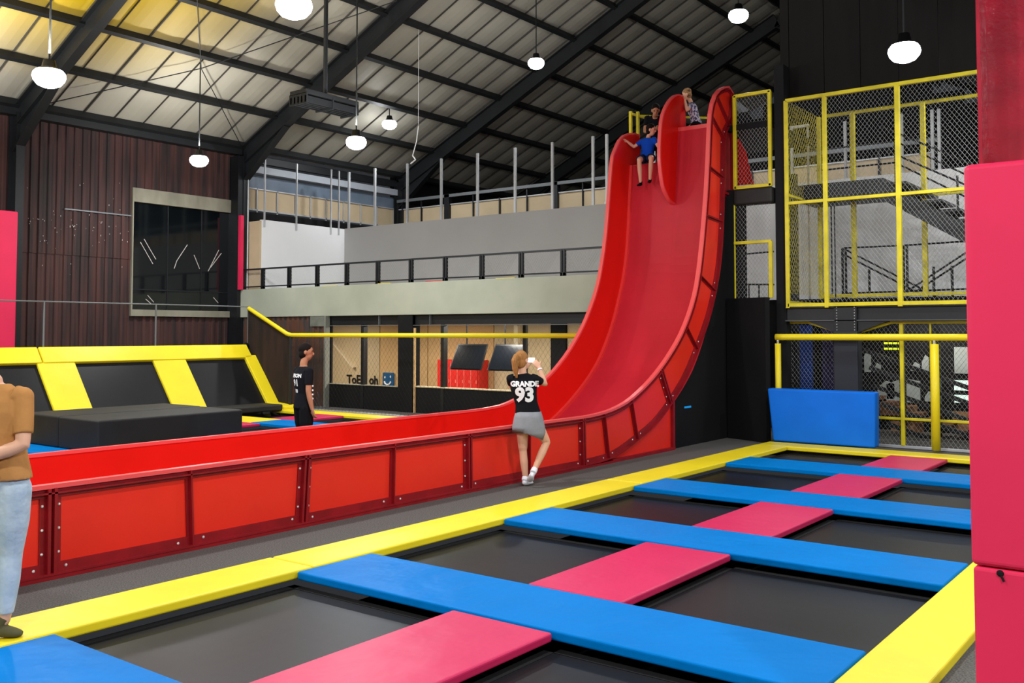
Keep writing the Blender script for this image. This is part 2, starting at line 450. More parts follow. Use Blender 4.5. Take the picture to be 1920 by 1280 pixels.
# ------------------------------------------------------------ pads and trampolines of the near court
BX = [(2.08, 2.85), (4.64, 5.39), (7.10, 7.88), (9.50, 10.27), (11.95, 12.74)]
ordn = ['nearest', 'second', 'third', 'fourth', 'farthest']
def pad(name, x0, x1, y0, y1, z0, z1, mt, label, group=None, cat='pad'):
    # cushion: subdivided top slightly crowned
    m = B(x0, x1, y0, y1, z0, z1)
    return one(m, name, mt, label, cat, ((x0 + x1) / 2, (y0 + y1) / 2, z0), group, bevel=.014, seg=3, smooth=False)
for (x0, x1), o in zip(BX, ordn):
    pad('blue_pad', x0, x1, 1.66, 5.5, 0.0, .06, M_BLUE, 'blue vinyl pad running across the near trampoline court, %s of the five' % o, 'blue cross pads of the near court')
PX = [(2.87, 4.62), (5.41, 7.08), (7.90, 9.48), (10.29, 11.93), (12.76, 14.15)]
for (x0, x1), o in zip(PX, ordn):
    pad('pink_pad', x0, x1, 3.22, 3.98, 0.0, .055, M_PINK, 'pink vinyl pad between two blue cross pads, %s of the five' % o, 'pink pads of the near court')
for x0, x1, l in ((-.6, 4.8, 'the nearest length, beside the man in tan'), (4.815, 9.72, 'the middle length beside the red slide'), (9.735, 14.18, 'the far length ending at the blue crash mat')):
    pad('yellow_pad', x0, x1, 5.515, 6.0, 0.0, .065, M_YEL, 'yellow vinyl border pad by the slide, %s' % l)
pad('yellow_pad', 14.2, 14.68, .5, 6.0, 0.0, .063, M_YEL, 'yellow vinyl border pad along the foot of the mesh fence')
pad('yellow_pad', -.6, 14.18, 1.26, 1.645, 0.0, .065, M_YEL, 'yellow vinyl border pad at lower right, partly behind the pink post')
def bed(x0, x1, y0, y1, label, z=-.05):
    t = thing('trampoline', label, 'trampoline', ((x0 + x1) / 2, (y0 + y1) / 2, z))
    m = MB(); n = 10
    for a in range(n):
        for b in range(n):
            def zz(u, v): return z - .012 * (math.sin(PI * u) * math.sin(PI * v))
            u0, u1, v0, v1 = a / n, (a + 1) / n, b / n, (b + 1) / n
            e = .07
            X = lambda u: x0 + e + (x1 - x0 - 2 * e) * u
            Y = lambda v: y0 + e + (y1 - y0 - 2 * e) * v
            m.quad((X(u0), Y(v0), zz(u0, v0)), (X(u1), Y(v0), zz(u1, v0)), (X(u1), Y(v1), zz(u1, v1)), (X(u0), Y(v1), zz(u0, v1)))
    m.build('jumping_bed', M_BED, t, smooth=True)
    wbd = MB(); e = .0
    for a, b, c, d in ((x0, x1, y0, y0 + .07), (x0, x1, y1 - .07, y1), (x0, x0 + .07, y0, y1), (x1 - .07, x1, y0, y1)):
        wbd.box(a, b, c, d, z - .012, z + .004)
    wbd.build('edge_webbing', M_WEB, t)
    return t
for k, ((x0, x1), o) in enumerate(zip(PX, ordn)):
    bed(x0 - .04, x1 + .04, 3.94, 5.55, 'black trampoline bed in the %s row, on the slide side of the pink pad' % o)
    bed(x0 - .04, x1 + .04, 1.6, 3.26, 'black trampoline bed in the %s row, right of the pink pad' % o)
bed(-.3, 2.1, 3.94, 5.55, 'black trampoline bed in front of the nearest blue pad, below the frame')

# ------------------------------------------------------------ far court
BL = [(6.85, 7.6), (9.25, 10.02), (11.72, 12.5)]
for (x0, x1), l in zip(BL, ('showing left of the black foam block', 'hidden behind the black foam block', 'behind the guy in black')):
    pad('blue_pad', x0, x1, 9.8, 15.3, 0, .06, M_BLUE, 'blue vinyl pad on the far court, %s' % l, 'blue pads of the far court')
    pad('yellow_pad', x0, x1, 15.32, 17.75, 0, .06, M_YEL, 'yellow vinyl floor pad leading to the slanted wall, %s' % l, 'yellow floor pads of the far court')
FP = [(4.4, 6.83), (7.62, 9.23), (10.04, 11.7), (12.52, 13.85)]
for (x0, x1), l in zip(FP, ('left behind the man in tan', 'behind the black foam block', 'between block and guy in black', 'right of the guy in black, under the pipe rail')):
    pad('pink_pad', x0, x1, 14.98, 15.76, 0, .055, M_PINK, 'pink pad on the far court, %s' % l, 'pink pads of the far court')
    bed(x0 - .03, x1 + .03, 15.74, 17.7, 'far-court trampoline at the slanted wall, %s' % l)
    bed(x0 - .03, x1 + .03, 9.9, 15.0, 'far-court trampoline beyond the slide, %s' % l)
pad('yellow_pad', 13.87, 14.34, 9.6, 17.4, 0, .063, M_YEL, 'yellow vinyl border pad along the low black wall of the far court')
one(B(14.46, 14.55, 9.6, 17.6, 0, .07), 'kerb', M_GALV, 'thin grey kerb strip behind the far yellow border pad', 'kerb', (14.45, 13, 0))

# black foam block: two stacked-edge slabs side by side
t = thing('foam_block', 'large black foam block with a raised seam, lying behind the red slide', 'foam block', (8.6, 14.2, .06))
B(7.36, 9.88, 13.1, 14.22, .062, .53).build('foam_slab', M_BLACKF, t, bevel=.03, seg=3)
B(7.36, 9.88, 14.24, 15.35, .062, .535).build('foam_slab', M_BLACKF, t, bevel=.03, seg=3)
one(B(10.3, 13.9, 17.0, 17.7, .06, .2), 'crash_mat', M_BLACKF, 'low black mat lying at the foot of the slanted trampoline wall', 'mat', (12, 17.4, .06), bevel=.03)

# slanted trampoline wall
def SL(x, s, off=0.0):   # s 0 at foot .. 1 at top of the slanted plane
    y = 17.8 + 1.0 * s; z = .06 + 1.24 * s
    n = Vector((0, -1.24, 1.0)).normalized() * off
    return (x, y + n.y, z + n.z)
t = thing('slanted_trampoline_wall', 'slanted wall of black trampolines with yellow padding in front of the rusty wall', 'trampoline wall', (10, 18.2, 0))
def slab(x0, x1, s0, s1, o0, o1, dx0=0, dx1=0):
    return MB().hexa([SL(x0, s0, o0), SL(x1, s0, o0), SL(x1 + dx1, s1, o0), SL(x0 + dx0, s1, o0), SL(x0, s0, o1), SL(x1, s0, o1), SL(x1 + dx1, s1, o1), SL(x0 + dx0, s1, o1)])
for a, b in ((4.4, 6.9), (7.5, 9.27), (9.98, 11.73), (12.45, 14.12)):
    slab(a, b, 0.0, .9, 0, .02).build('jumping_bed', M_BED, t)
for a, b in ((6.88, 7.52), (9.2, 9.96), (11.7, 12.5)):
    slab(a, b, 0.02, .9, .0, .07).build('yellow_strip', M_YEL, t, bevel=.015)
slab(14.1, 14.42, 0.05, .93, .0, .09, 0, .12).build('yellow_strip', M_YEL, t, bevel=.015)
for a, b in ((4.4, 9.3), (9.33, 14.3)):
    m = MB().hexa([SL(a, .885, .0), SL(b, .885, .0), SL(b, 1.13, .0), SL(a, 1.13, .0), SL(a, .885, .09), SL(b, .885, .09), SL(b, 1.13, .09), SL(a, 1.13, .09)])
    m.build('top_pad', M_YEL, t, bevel=.015)
m = MB(); m.prism([(17.82, .0), (18.95, 0), (18.95, 1.42), (18.9, 1.42)], 'x', 14.4, 14.44); m.build('side_panel', M_BLACKW, t)
m = MB().hexa([(14.1, 17.2, .06), (14.5, 17.1, .06), (14.5, 17.85, .12), (14.1, 17.85, .12), (14.1, 17.2, .13), (14.5, 17.1, .13), (14.5, 17.85, .19), (14.1, 17.85, .19)])
m.build('foot_pad', M_YEL, t, bevel=.015)
m = MB(); m.tube([(14.5, 18.95, 1.42), (14.35, 18.95, 1.5), (14.2, 18.95, 1.42)], .07, 8); m.build('corner_cap', M_PLAST, t, smooth=True)
# thin net rail above it
t = thing('net_rail', 'thin grey steel rail on slim posts above the slanted trampoline wall', 'rail', (10, 19, 1.4))
MB().tube([(-2, 19, 2.42), (14.45, 19, 2.42)], .016, 6).build('rail', mat('dull_steel', (112, 116, 118), .5, .4, metal=.2), t)
for px in (4.0, 6.8, 9.5, 11.98, 14.45): MB().tube([(px, 19, 0.0 if px > 14.4 else 1.3), (px, 19, 2.42)], .02, 6).build('post', mat('dull_steel', ()), t)

# yellow padded pipe rail on the left with black net
t = thing('padded_pipe_rail', 'long yellow padded pipe rail over the far court, bent up at its left end', 'rail', (14.4, 14, 1.74))
MB().tube([(14.4, 18.92, 2.38), (14.4, 17.5, 1.77), (14.4, 17.36, 1.74), (14.4, 16, 1.74), (14.4, 8.9, 1.74)], .048, 10).build('pipe', M_YEL, t, smooth=True)
MB().tube([(14.4, 17.36, 0), (14.4, 17.36, 1.72)], .04, 8).build('post', M_BLKSTEEL, t)
m = MB(); m.prism([(18.95, 0), (18.95, 2.36), (17.38, 1.7), (17.38, 0)], 'x', 14.41, 14.425)
m.build('dark_net_panel', mat('dark_net', (40, 36, 33), .9, .1, rgb2=(58, 44, 38), vscale=2, stretch=(2, 2, .5)), t)

def net(mb, o, u, v, W, H, pitch, r, clip=None):
    """diamond wires over the rectangle o + u*[0,W] + v*[0,H]"""
    o = Vector(o); u = Vector(u); v = Vector(v)
    k = 1.35     # diamonds taller than wide
    for sg in (1, -1):
        c = -W * 1.0 * k if sg == 1 else 0.0
        end = H if sg == 1 else H + W * k
        while c < end:
            # line  y = c + k*x   or   y = c - k*x
            ptsx = []
            for x in (0, W):
                yv = c + sg * k * x
                if 0 <= yv <= H: ptsx.append((x, yv))
            for yv in (0, H):
                xx = (yv - c) / (sg * k)
                if 0 < xx < W: ptsx.append((xx, yv))
            if len(ptsx) >= 2:
                a, b = ptsx[0], ptsx[1]
                if abs(a[0] - b[0]) > 1e-3:
                    A = o + u * a[0] + v * a[1]; Bp = o + u * b[0] + v * b[1]
                    mb.tube([A, Bp], r, 3, caps=False)
            c += pitch * k
    return mb
m = MB(); net(m, (14.4, 8.95, .05), (0, 1, 0), (0, 0, 1), 8.4, 1.64, .11, .0016)
stuff(m.build('net', M_PLAST, t))

# ------------------------------------------------------------ red slide
rim = [(1.15, .66), (3.4, .66), (5.5, .66), (9.1, .66), (10.66, .66), (11.0, .67), (11.43, .71), (11.89, .81), (12.37, 1.0), (12.76, 1.2), (13.16, 1.46), (13.51, 1.74), (13.8, 2.06), (14.03, 2.41), (14.18, 2.79), (14.3, 3.24), (14.39, 3.66), (14.48, 4.14), (14.56, 4.74), (14.63, 5.34), (14.70, 5.6), (14.87, 5.84), (15.06, 5.96), (15.3, 6.05), (15.47, 6.05), (15.53, 5.98)]
base = [(1.15, .04), (10.68, .04), (11.43, .08), (12.15, .27), (12.68, .46), (13.15, .73), (13.64, 1.09), (14.05, 1.52), (14.43, 1.98), (14.68, 2.4), (14.89, 2.9), (15.0, 3.4), (15.06, 3.9), (15.1, 4.46), (15.14, 5.1), (15.28, 5.35), (15.45, 5.5), (15.5, 5.86), (15.53, 5.96)]
farbase = [(1.15, .04), (10.6, .04), (11.4, .07), (12.0, .18), (12.62, .38), (13.28, .73), (13.93, 1.2), (14.42, 1.81), (14.71, 2.37), (14.93, 2.94), (15.05, 3.56), (15.11, 4.17), (15.19, 4.86)]
farrim = [(1.15, .66), (10.6, .66), (11.0, .67), (11.43, .71), (12.0, .86), (12.5, 1.06), (12.85, 1.27), (13.16, 1.5), (13.5, 1.82), (13.78, 2.17), (14.04, 2.6), (14.22, 3.12), (14.34, 3.64), (14.41, 4.1), (14.47, 4.5), (14.54, 4.9), (14.65, 5.08), (14.81, 5.28), (15.02, 5.4), (15.28, 5.46), (15.5, 5.46)]
farbase2 = farbase + [(15.5, 4.9), (15.52, 5.40)]
def catmull(p, n=5):
    d = []
    for a, b in zip(p[:-1], p[1:]):
        L = math.hypot(b[0] - a[0], b[1] - a[1]); k = max(1, int(L / .5))
        d += [tuple(u + (v - u) * i / k for u, v in zip(a, b)) for i in range(k)]
    p = d + [p[-1]]
    out = []
    for i in range(len(p) - 1):
        p0, p1, p2, p3 = p[max(i - 1, 0)], p[i], p[i + 1], p[min(i + 2, len(p) - 1)]
        for k in range(n):
            t = k / n
            out.append(tuple(.5 * (2 * b + (c - a) * t + (2 * a - 5 * b + 4 * c - d) * t * t + (-a + 3 * b - 3 * c + d) * t ** 3) for a, b, c, d in zip(p0, p1, p2, p3)))
    out.append(p[-1]); return out
def arcs(p):
    L = [0]
    for a, b in zip(p[:-1], p[1:]): L.append(L[-1] + math.hypot(b[0] - a[0], b[1] - a[1]))
    return L
class Curve:
    def __init__(s, p, smooth=True):
        s.p = catmull(p, 4) if smooth else p; s.L = arcs(s.p)
    def at(s, d):
        d = max(0, min(d, s.L[-1]))
        for i in range(len(s.L) - 1):
            if d <= s.L[i + 1] + 1e-9:
                t = (d - s.L[i]) / max(1e-9, s.L[i + 1] - s.L[i]); a, b = s.p[i], s.p[i + 1]
                return (a[0] + (b[0] - a[0]) * t, a[1] + (b[1] - a[1]) * t)
        return s.p[-1]
    def near(s, q): 
        best = min(range(401), key=lambda k: math.hypot(s.at(s.L[-1] * k / 400)[0] - q[0], s.at(s.L[-1] * k / 400)[1] - q[1]))
        return s.L[-1] * best / 400
def straight_then(p, n0): # keep straight flat part exact
    return p
CR, CB = Curve(rim), Curve(base)
CFR, CFB = Curve(farrim), Curve(farbase2)
CS = Curve(farbase)
YN, YF = 6.95, 8.8
sl = thing('drop_slide', 'tall curved red drop slide with two lanes and a long flat run-out', 'slide', (13, 7.9, 0))
def strip(c1, d10, d11, c2, d20, d21, n, y0, y1):
    """solid band between two profile curves, from y0 to y1"""
    m = MB(); prev = None
    R1 = [c1.at(d10 + (d11 - d10) * k / n) for k in range(n + 1)]
    R2 = [c2.at(d20 + (d21 - d20) * k / n) for k in range(n + 1)]
    vs = []; fs = []
    for a, b in zip(R1, R2): vs += [(a[0], y0, a[1]), (b[0], y0, b[1]), (b[0], y1, b[1]), (a[0], y1, a[1])]
    for k in range(n):
        o = 4 * k; q = o + 4
        for i in range(4): fs.append((o + i, o + (i + 1) % 4, q + (i + 1) % 4, q + i))
    fs += [(0, 1, 2, 3), (4 * n + 3, 4 * n + 2, 4 * n + 1, 4 * n)]
    return m.add(vs, fs)
# ribs on the near side: (rim point, base point, double?)
ribs = [((1.17, .66), (1.17, .04), 0), ((2.35, .66), (2.35, .04), 0), ((3.55, .66), (3.55, .04), 1), ((4.73, .66), (4.73, .04), 0), ((5.94, .66), (5.94, .04), 1), ((7.12, .66), (7.12, .04), 0), ((8.31, .66), (8.31, .04), 1),
        ((9.48, .66), (9.48, .04), 0), ((10.66, .66), (10.69, .04), 1), ((11.23, .68), (11.34, .06), 0), ((11.95, .81), (12.12, .25), 0), ((12.83, 1.24), (13.15, .72), 1),
        ((13.65, 1.94), (14.05, 1.55), 0), ((14.18, 2.74), (14.70, 2.5), 0), ((14.46, 3.74), (15.03, 3.67), 0), ((14.60, 4.55), (15.1, 4.46), 0), ((14.70, 5.43), (15.16, 5.13), 0), ((14.87, 5.8), (15.36, 5.44), 0), ((15.5, 6.04), (15.53, 5.97), 0)]
RD = [(CR.near(a), CB.near(b), d) for a, b, d in ribs]
for (a0, b0, _), (a1, b1, _) in zip(RD[:-1], RD[1:]):
    strip(CR, a0, a1, CB, b0, b1, 8 if a1 > CR.near((10, .66)) else 1, YN + .015, YN + .03).build('side_panel', M_SLPANEL, sl)
for a, b, d in RD[:-1]:
    p = CR.at(a); q = CB.at(b); m = MB()
    m.beam((p[0], YN, p[1]), (q[0], YN, q[1]), .045, .03, (1, 0, 0)) if False else None
    wd = .16 if d else .07
    dr = Vector((q[0] - p[0], 0, q[1] - p[1])).normalized(); sd = Vector((dr.z, 0, -dr.x)) * (-1)
    P0, Q0 = Vector((p[0], 0, p[1])), Vector((q[0], 0, q[1]))
    def bar(w0, w1, y0, y1):
        m.hexa([(P0 + sd * w0) + Vector((0, y0, 0)), (P0 + sd * w1) + Vector((0, y0, 0)), (P0 + sd * w1) + Vector((0, y1, 0)), (P0 + sd * w0) + Vector((0, y1, 0)),
                (Q0 + sd * w0) + Vector((0, y0, 0)), (Q0 + sd * w1) + Vector((0, y0, 0)), (Q0 + sd * w1) + Vector((0, y1, 0)), (Q0 + sd * w0) + Vector((0, y1, 0))])
    bar(-wd / 2, wd / 2, YN + .004, YN + .016)
    if d:
        bar(-.035, -.012, YN - .035, YN + .01); bar(.012, .035, YN - .035, YN + .01)
    else: bar(-.006, .006, YN - .035, YN + .01)
    m.build('rib', M_SLFRAME, sl)
# flanges following rim and base, and the rim lip
def offband(c, w0, w1, y0, y1, name, mt, n=90, d0=0, d1=None, par=None):
    m = MB(); d1 = c.L[-1] if d1 is None else d1
    vs = []; fs = []
    for k in range(n + 1):
        d = d0 + (d1 - d0) * k / n; p = c.at(d); a = c.at(d - .04); b = c.at(d + .04)
        t = Vector((b[0] - a[0], 0, b[1] - a[1])).normalized(); nn = Vector((t.z, 0, -t.x))   # points outward (away from rider)
        P0 = Vector((p[0], 0, p[1]))
        for w, y in ((w0, y0), (w1, y0), (w1, y1), (w0, y1)):
            q = P0 + nn * w; vs.append((q.x, y, q.z))
    for k in range(n):
        o = 4 * k; q = o + 4
        for i in range(4): fs.append((o + i, o + (i + 1) % 4, q + (i + 1) % 4, q + i))
    fs += [(0, 1, 2, 3), (4 * n + 3, 4 * n + 2, 4 * n + 1, 4 * n)]
    m.add(vs, fs); return m.build(name, mt, par or sl)
offband(CR, .0, .07, YN + .002, YN + .014, 'top_flange', M_SLFRAME)
offband(CR, .028, .04, YN - .035, YN + .01, 'top_flange', M_SLFRAME)
offband(CB, -.075, .0, YN + .002, YN + .014, 'bottom_flange', M_SLFRAME)
offband(CB, -.006, .008, YN - .045, YN + .01, 'bottom_flange', M_SLFRAME)
offband(CR, -.03, .002, YN - .022, YN + .045, 'near_rim', M_SLRIM)
offband(CFR, -.03, .002, YF - .02, YF + .045, 'far_rim', M_SLRIM)
# far side wall
nf = 60; kA = CFR.near((10.6, .66)); kB = CFB.near((10.6, .04))
strip(CFR, 0, kA, CFB, 0, kB, 2, YF, YF + .02).build('far_side_wall', M_SLWALL, sl)
strip(CFR, kA, CFR.L[-1], CFB, kB, CFB.L[-1], nf, YF, YF + .02).build('far_side_wall', M_SLWALL, sl)
strip(CR, 0, CR.near((10.66, .66)), CB, 0, CB.near((10.69, .04)), 2, YN + .031, YN + .045).build('near_side_wall', M_SLWALL, sl)
strip(CR, CR.near((10.66, .66)), CR.L[-1], CB, CB.near((10.69, .04)), CB.L[-1], nf, YN + .031, YN + .045).build('near_side_wall', M_SLWALL, sl)
# sliding surface
def surf(c, y0, y1, n, name, mt):
    m = MB(); vs = []; fs = []
    for k in range(n + 1):
        d = c.L[-1] * k / n; p = c.at(d); a = c.at(d - .04); b = c.at(d + .04)
        t = Vector((b[0] - a[0], 0, b[1] - a[1])).normalized(); nn = Vector((t.z, 0, -t.x))
        vs += [(p[0], y0, p[1]), (p[0], y1, p[1]), (p[0] + nn.x * .03, y1, p[1] + nn.z * .03), (p[0] + nn.x * .03, y0, p[1] + nn.z * .03)]
    for k in range(n):
        o = 4 * k; q = o + 4
        for i in range(4): fs.append((o + i, o + (i + 1) % 4, q + (i + 1) % 4, q + i))
    fs += [(0, 1, 2, 3), (4 * n + 3, 4 * n + 2, 4 * n + 1, 4 * n)]
    return m.add(vs, fs).build(name, mt, sl, smooth=False)
YD = 7.88
offband(Curve(farbase), -.05, .0, YF - .05, YF + .005, 'corner_fillet', mat('fillet_red', (232, 62, 60), .4, .3), n=100)
surf(Curve(farbase), YD, YF, 110, 'left_lane_bed', M_SLSURF)
CRl = Curve(farbase + [(15.22, 5.2), (15.25, 5.45)])
surf(CRl, YN + .03, YD, 120, 'right_lane_bed', M_SLSURF)
B(15.19, 15.32, YD, YF, 4.82, 4.87).build('left_lane_lip', M_SLRIM, sl)
B(15.24, 15.36, YN + .04, YD, 5.39, 5.46).build('right_lane_lip', M_SLRIM, sl)
# divider fin
dv = [(15.12, 4.08), (14.98, 4.10), (14.85, 4.17), (14.68, 4.35), (14.60, 4.62), (14.57, 4.86), (14.60, 5.26), (14.69, 5.58), (14.9, 5.84), (15.13, 6.0), (15.35, 6.05), (15.52, 6.0), (15.56, 5.4), (15.56, 4.2)]
dvs = catmull(dv[:12], 3) + dv[12:]
MB().prism(dvs, 'y', YD - .018, YD + .018).build('divider', M_SLFRAME if False else M_SLWALL, sl)
offband(Curve(dv[:12]), -.025, .006, YD - .03, YD + .03, 'divider_rim', M_SLRIM, n=50)
# gusset panel below the curve on the near side
m = MB(); pts = [CB.at(CB.near((11.4, .07)) + (CB.near((13.22, .78)) - CB.near((11.4, .07))) * k / 14) for k in range(15)]
m.prism([(11.42, .03)] + pts + [(13.22, .03)], 'y', YN + .018, YN + .032); m.build('lower_panel', M_SLPANEL, sl)
m = MB(); m.box(13.18, 13.24, YN - .03, YN + .016, .0, .76); m.box(11.4, 13.24, YN - .035, YN + .016, .0, .045); m.build('lower_frame', M_SLFRAME, sl)
B(1.15, 11.5, YN - .04, YN + .016, 0, .03).build('ground_rail', M_SLFRAME, sl)
m = MB(); m.box(15.12, 15.5, YN + .016, YN + .03, 4.15, 5.4); m.build('tower_side_panel', M_SLFRAME, sl)
m = MB(); m.box(15.46, 15.54, YN - .03, YN + .012, 4.2, 5.98); m.box(15.12, 15.5, YN - .03, YN + .012, 4.17, 4.21); m.build('tower_post', M_SLFRAME, sl)
# bolts
m = MB()
for a, b, d in RD[2:-2]:
    p, q = CR.at(a), CB.at(b); n = 3
    dr = Vector((q[0] - p[0], 0, q[1] - p[1])).normalized(); sd = Vector((dr.z, 0, -dr.x))
    if d:
        for k in range(3):
            tt = .2 + .28 * k
            for s in (-.062, .062):
                c = Vector((p[0] + (q[0] - p[0]) * tt, YN, p[1] + (q[1] - p[1]) * tt)) + sd * s
                m.ellipsoid(c, (.011, .008, .011), n=6, m=4)
    for s in (-.12, .12):
        c = Vector((q[0], YN, q[1])) - dr * .04 + sd * s
        m.ellipsoid(c, (.012, .008, .012), n=6, m=4)
stuff(m.build('bolts', M_BOLT, sl))
# decks and steel tower behind the lanes
t = thing('slide_tower', 'black boarded tower carrying the top of the red slide', 'tower', (15.6, 7.5, 0))
B(15.3, 17.4, 6.2, YD - .03, 5.28, 5.38).build('deck', M_BLACKW, t)
B(15.3, 17.4, YD - .02, 9.0, 4.62, 4.72).build('deck', M_BLACKW, t)
B(15.26, 15.32, YD, 8.78, 4.62, 4.84).build('step_riser', M_BLACKW, t)
# black side wall behind the red curve
pts = [CB.at(CB.near((13.2, .75)) + (CB.near((15.08, 4.2)) - CB.near((13.2, .75))) * k / 24) for k in range(25)]
MB().prism([(13.2, 0)] + pts + [(15.42, 4.2), (15.42, 0)], 'y', YN + .05, YN + .08).build('side_wall', M_BLACKW, t)
m = MB(); m.hexa([(15.26, 6.98, 0), (14.96, 6.16, 0), (15.05, 6.12, 0), (15.35, 6.96, 0), (15.26, 6.98, 2.38), (14.96, 6.16, 2.38), (15.05, 6.12, 2.38), (15.35, 6.96, 2.38)])
m.build('front_wall', M_BLACKW, t)
B(15.28, 15.40, 6.84, 7.0, 2.3, 4.25).build('corner_post', M_BLACKW, t)
B(15.26, 15.5, 6.14, 6.84, 3.98, 4.25).build('lintel_wrap', M_BLACKF, t, bevel=.03)
B(15.32, 15.50, 6.70, 6.84, 2.38, 4.0).build('corner_post', M_BLACKW, t)
B(17.35, 17.4, 6.2, 9.0, 0, 2.36).build('rear_wall', M_BLACKW, t)
for py in (6.25, 8.9): B(16.6, 16.75, py, py + .12, 0, 4.65).build('leg', M_BLKSTEEL, t)
m = MB(); m.hexa([(14.05, 7.03, .62), (14.35, 7.03, .62), (14.35, 7.033, .66), (14.05, 7.033, .66)] * 1 + [(14.05, 6.995, .62), (14.35, 6.995, .62), (14.35, 6.998, .66), (14.05, 6.998, .66)])
one(MB().box(13.7, 13.92, 6.985, 6.998, .60, .63), 'wall_light_slot', mat('blue_slot', (20, 120, 180), .5, .3, emit=.5), 'small blue slot on the black wall under the slide', 'slot', (13.8, 6.99, .6), bevel=.004)
# red sheet on the rear stair side seen through the small mesh
m = MB(); m.prism([(6.79, 4.44), (7.2, 4.44), (7.2, 5.42), (7.08, 5.36), (6.92, 5.02)], 'x', 16.0, 16.03)
one(m, 'red_guard_panel', M_SLWALL, 'angled red sheet panel behind the upper small mesh window', 'panel', (16, 7, 4.44))

# ------------------------------------------------------------ mesh screens on the right
XF = 15.3
def bar(m, a, b, r=.028): m.beam(a, b, 2 * r, 2 * r)
t = thing('mesh_screen', 'large upper yellow-framed wire mesh screen above the black beam', 'mesh screen', (XF, 4.2, 2.22))
def fb(y0, z0, y1, z1, r=.03, x=XF, name='frame_bar', T=None, mt=None):
    m = MB(); m.beam((x, y0, z0), (x, y1, z1), 2 * r, 2 * r, (1, 0, 0)); return m.build(name, mt or M_YSTEEL, T or t, bevel=.006)
fb(5.9, 5.66, .9, 5.66); fb(5.9, 2.25, .9, 2.25); fb(5.9, 2.2, 5.9, 5.66); fb(5.255, 2.2, 5.255, 5.66, .032); fb(4.115, 2.2, 4.115, 5.66, .036); fb(2.93, 2.2, 2.93, 5.66); fb(1.6, 2.2, 1.6, 5.66)
fb(5.9, 3.94, .9, 3.94, .026)
m = MB(); net(m, (XF + .03, .9, 2.25), (0, 1, 0), (0, 0, 1), 5.0, 3.4, .066, 0.0024); stuff(m.build('wire_mesh', M_WIRE, t))
t = thing('mesh_screen', 'small upper yellow-framed wire mesh screen beside the top of the slide', 'mesh screen', (XF, 6.5, 4.25))
fb(6.16, 5.87, 6.82, 5.87, .028); fb(6.16, 4.28, 6.82, 4.28, .028); fb(6.18, 4.26, 6.18, 5.88, .028); fb(6.81, 4.26, 6.81, 5.88, .028)
m = MB(); net(m, (XF + .02, 6.18, 4.28), (0, 1, 0), (0, 0, 1), .63, 1.6, .066, 0.0024); stuff(m.build('wire_mesh', M_WIRE, t))
t = thing('mesh_screen', 'narrow lower yellow-framed wire mesh screen over the black wall by the slide', 'mesh screen', (XF, 6.5, 2.38))
fb(6.18, 3.33, 6.84, 3.33, .026); fb(6.19, 2.38, 6.19, 3.33, .03); fb(6.83, 2.38, 6.83, 4.0, .012)
m = MB(); net(m, (XF + .02, 6.19, 2.38), (0, 1, 0), (0, 0, 1), .64, 1.6, .066, .0026); stuff(m.build('wire_mesh', M_WIRE, t))
# low screen
t = thing('mesh_screen', 'lower yellow-framed wire mesh fence standing behind the blue crash mat', 'mesh screen', (15.5, 4.5, 0))
X2 = 15.5
fb(6.0, .05, 6.0, 1.97, .03, X2); fb(6.0, 1.965, 5.64, 1.965, .02, X2); fb(5.64, 1.965, 5.14, 1.81, .02, X2); fb(4.79, 1.81, 4.31, 1.955, .02, X2); fb(4.31, 1.955, .9, 1.955, .02, X2)
fb(5.14, .05, 5.14, 1.8, .014, X2); fb(4.79, .05, 4.79, 1.8, .014, X2); fb(4.165, .05, 4.165, 1.955, .028, X2); fb(3.74, .05, 3.74, 1.95, .014, X2); fb(2.6, .05, 2.6, 1.95, .028, X2)
fb(6.0, .46, .9, .46, .02, X2)
fb(6.0, .03, .9, .03, .022, X2, 'bottom_rail', None, M_GALV)
m = MB(); net(m, (X2 + .03, .9, .03), (0, 1, 0), (0, 0, 1), 5.1, 1.92, .066, 0.0024); stuff(m.build('wire_mesh', M_WIRE, t))
# second cage behind
t = thing('mesh_screen', 'duller yellow frame standing further back behind the upper mesh', 'mesh screen', (17, 4.5, 2.3))
X3 = 17.0
fb(5.83, 5.7, .9, 5.7, .028, X3); fb(5.94, 2.4, 5.94, 5.7, .035, X3); fb(5.34, 2.4, 5.34, 5.7, .04, X3); fb(4.16, 2.4, 4.16, 5.7, .04, X3); fb(5.94, 2.45, .9, 2.45, .03, X3); fb(5.9, 4.12, .9, 4.12, .02, X3); fb(3.1, 2.4, 3.1, 5.7, .035, X3)
m = MB(); net(m, (X3, 5.94, 2.45), (-1, 0, 0), (0, 0, 1), 1.55, 3.25, .1, .003); stuff(m.build('side_mesh', M_YSTEEL, t))
m = MB(); m.beam((XF + .1, 5.94, 4.1), (X3, 5.94, 4.1), .04, .04); m.beam((XF + .1, 5.94, 2.3), (X3, 5.94, 2.3), .05, .05); m.build('side_rail', M_YSTEEL, t)
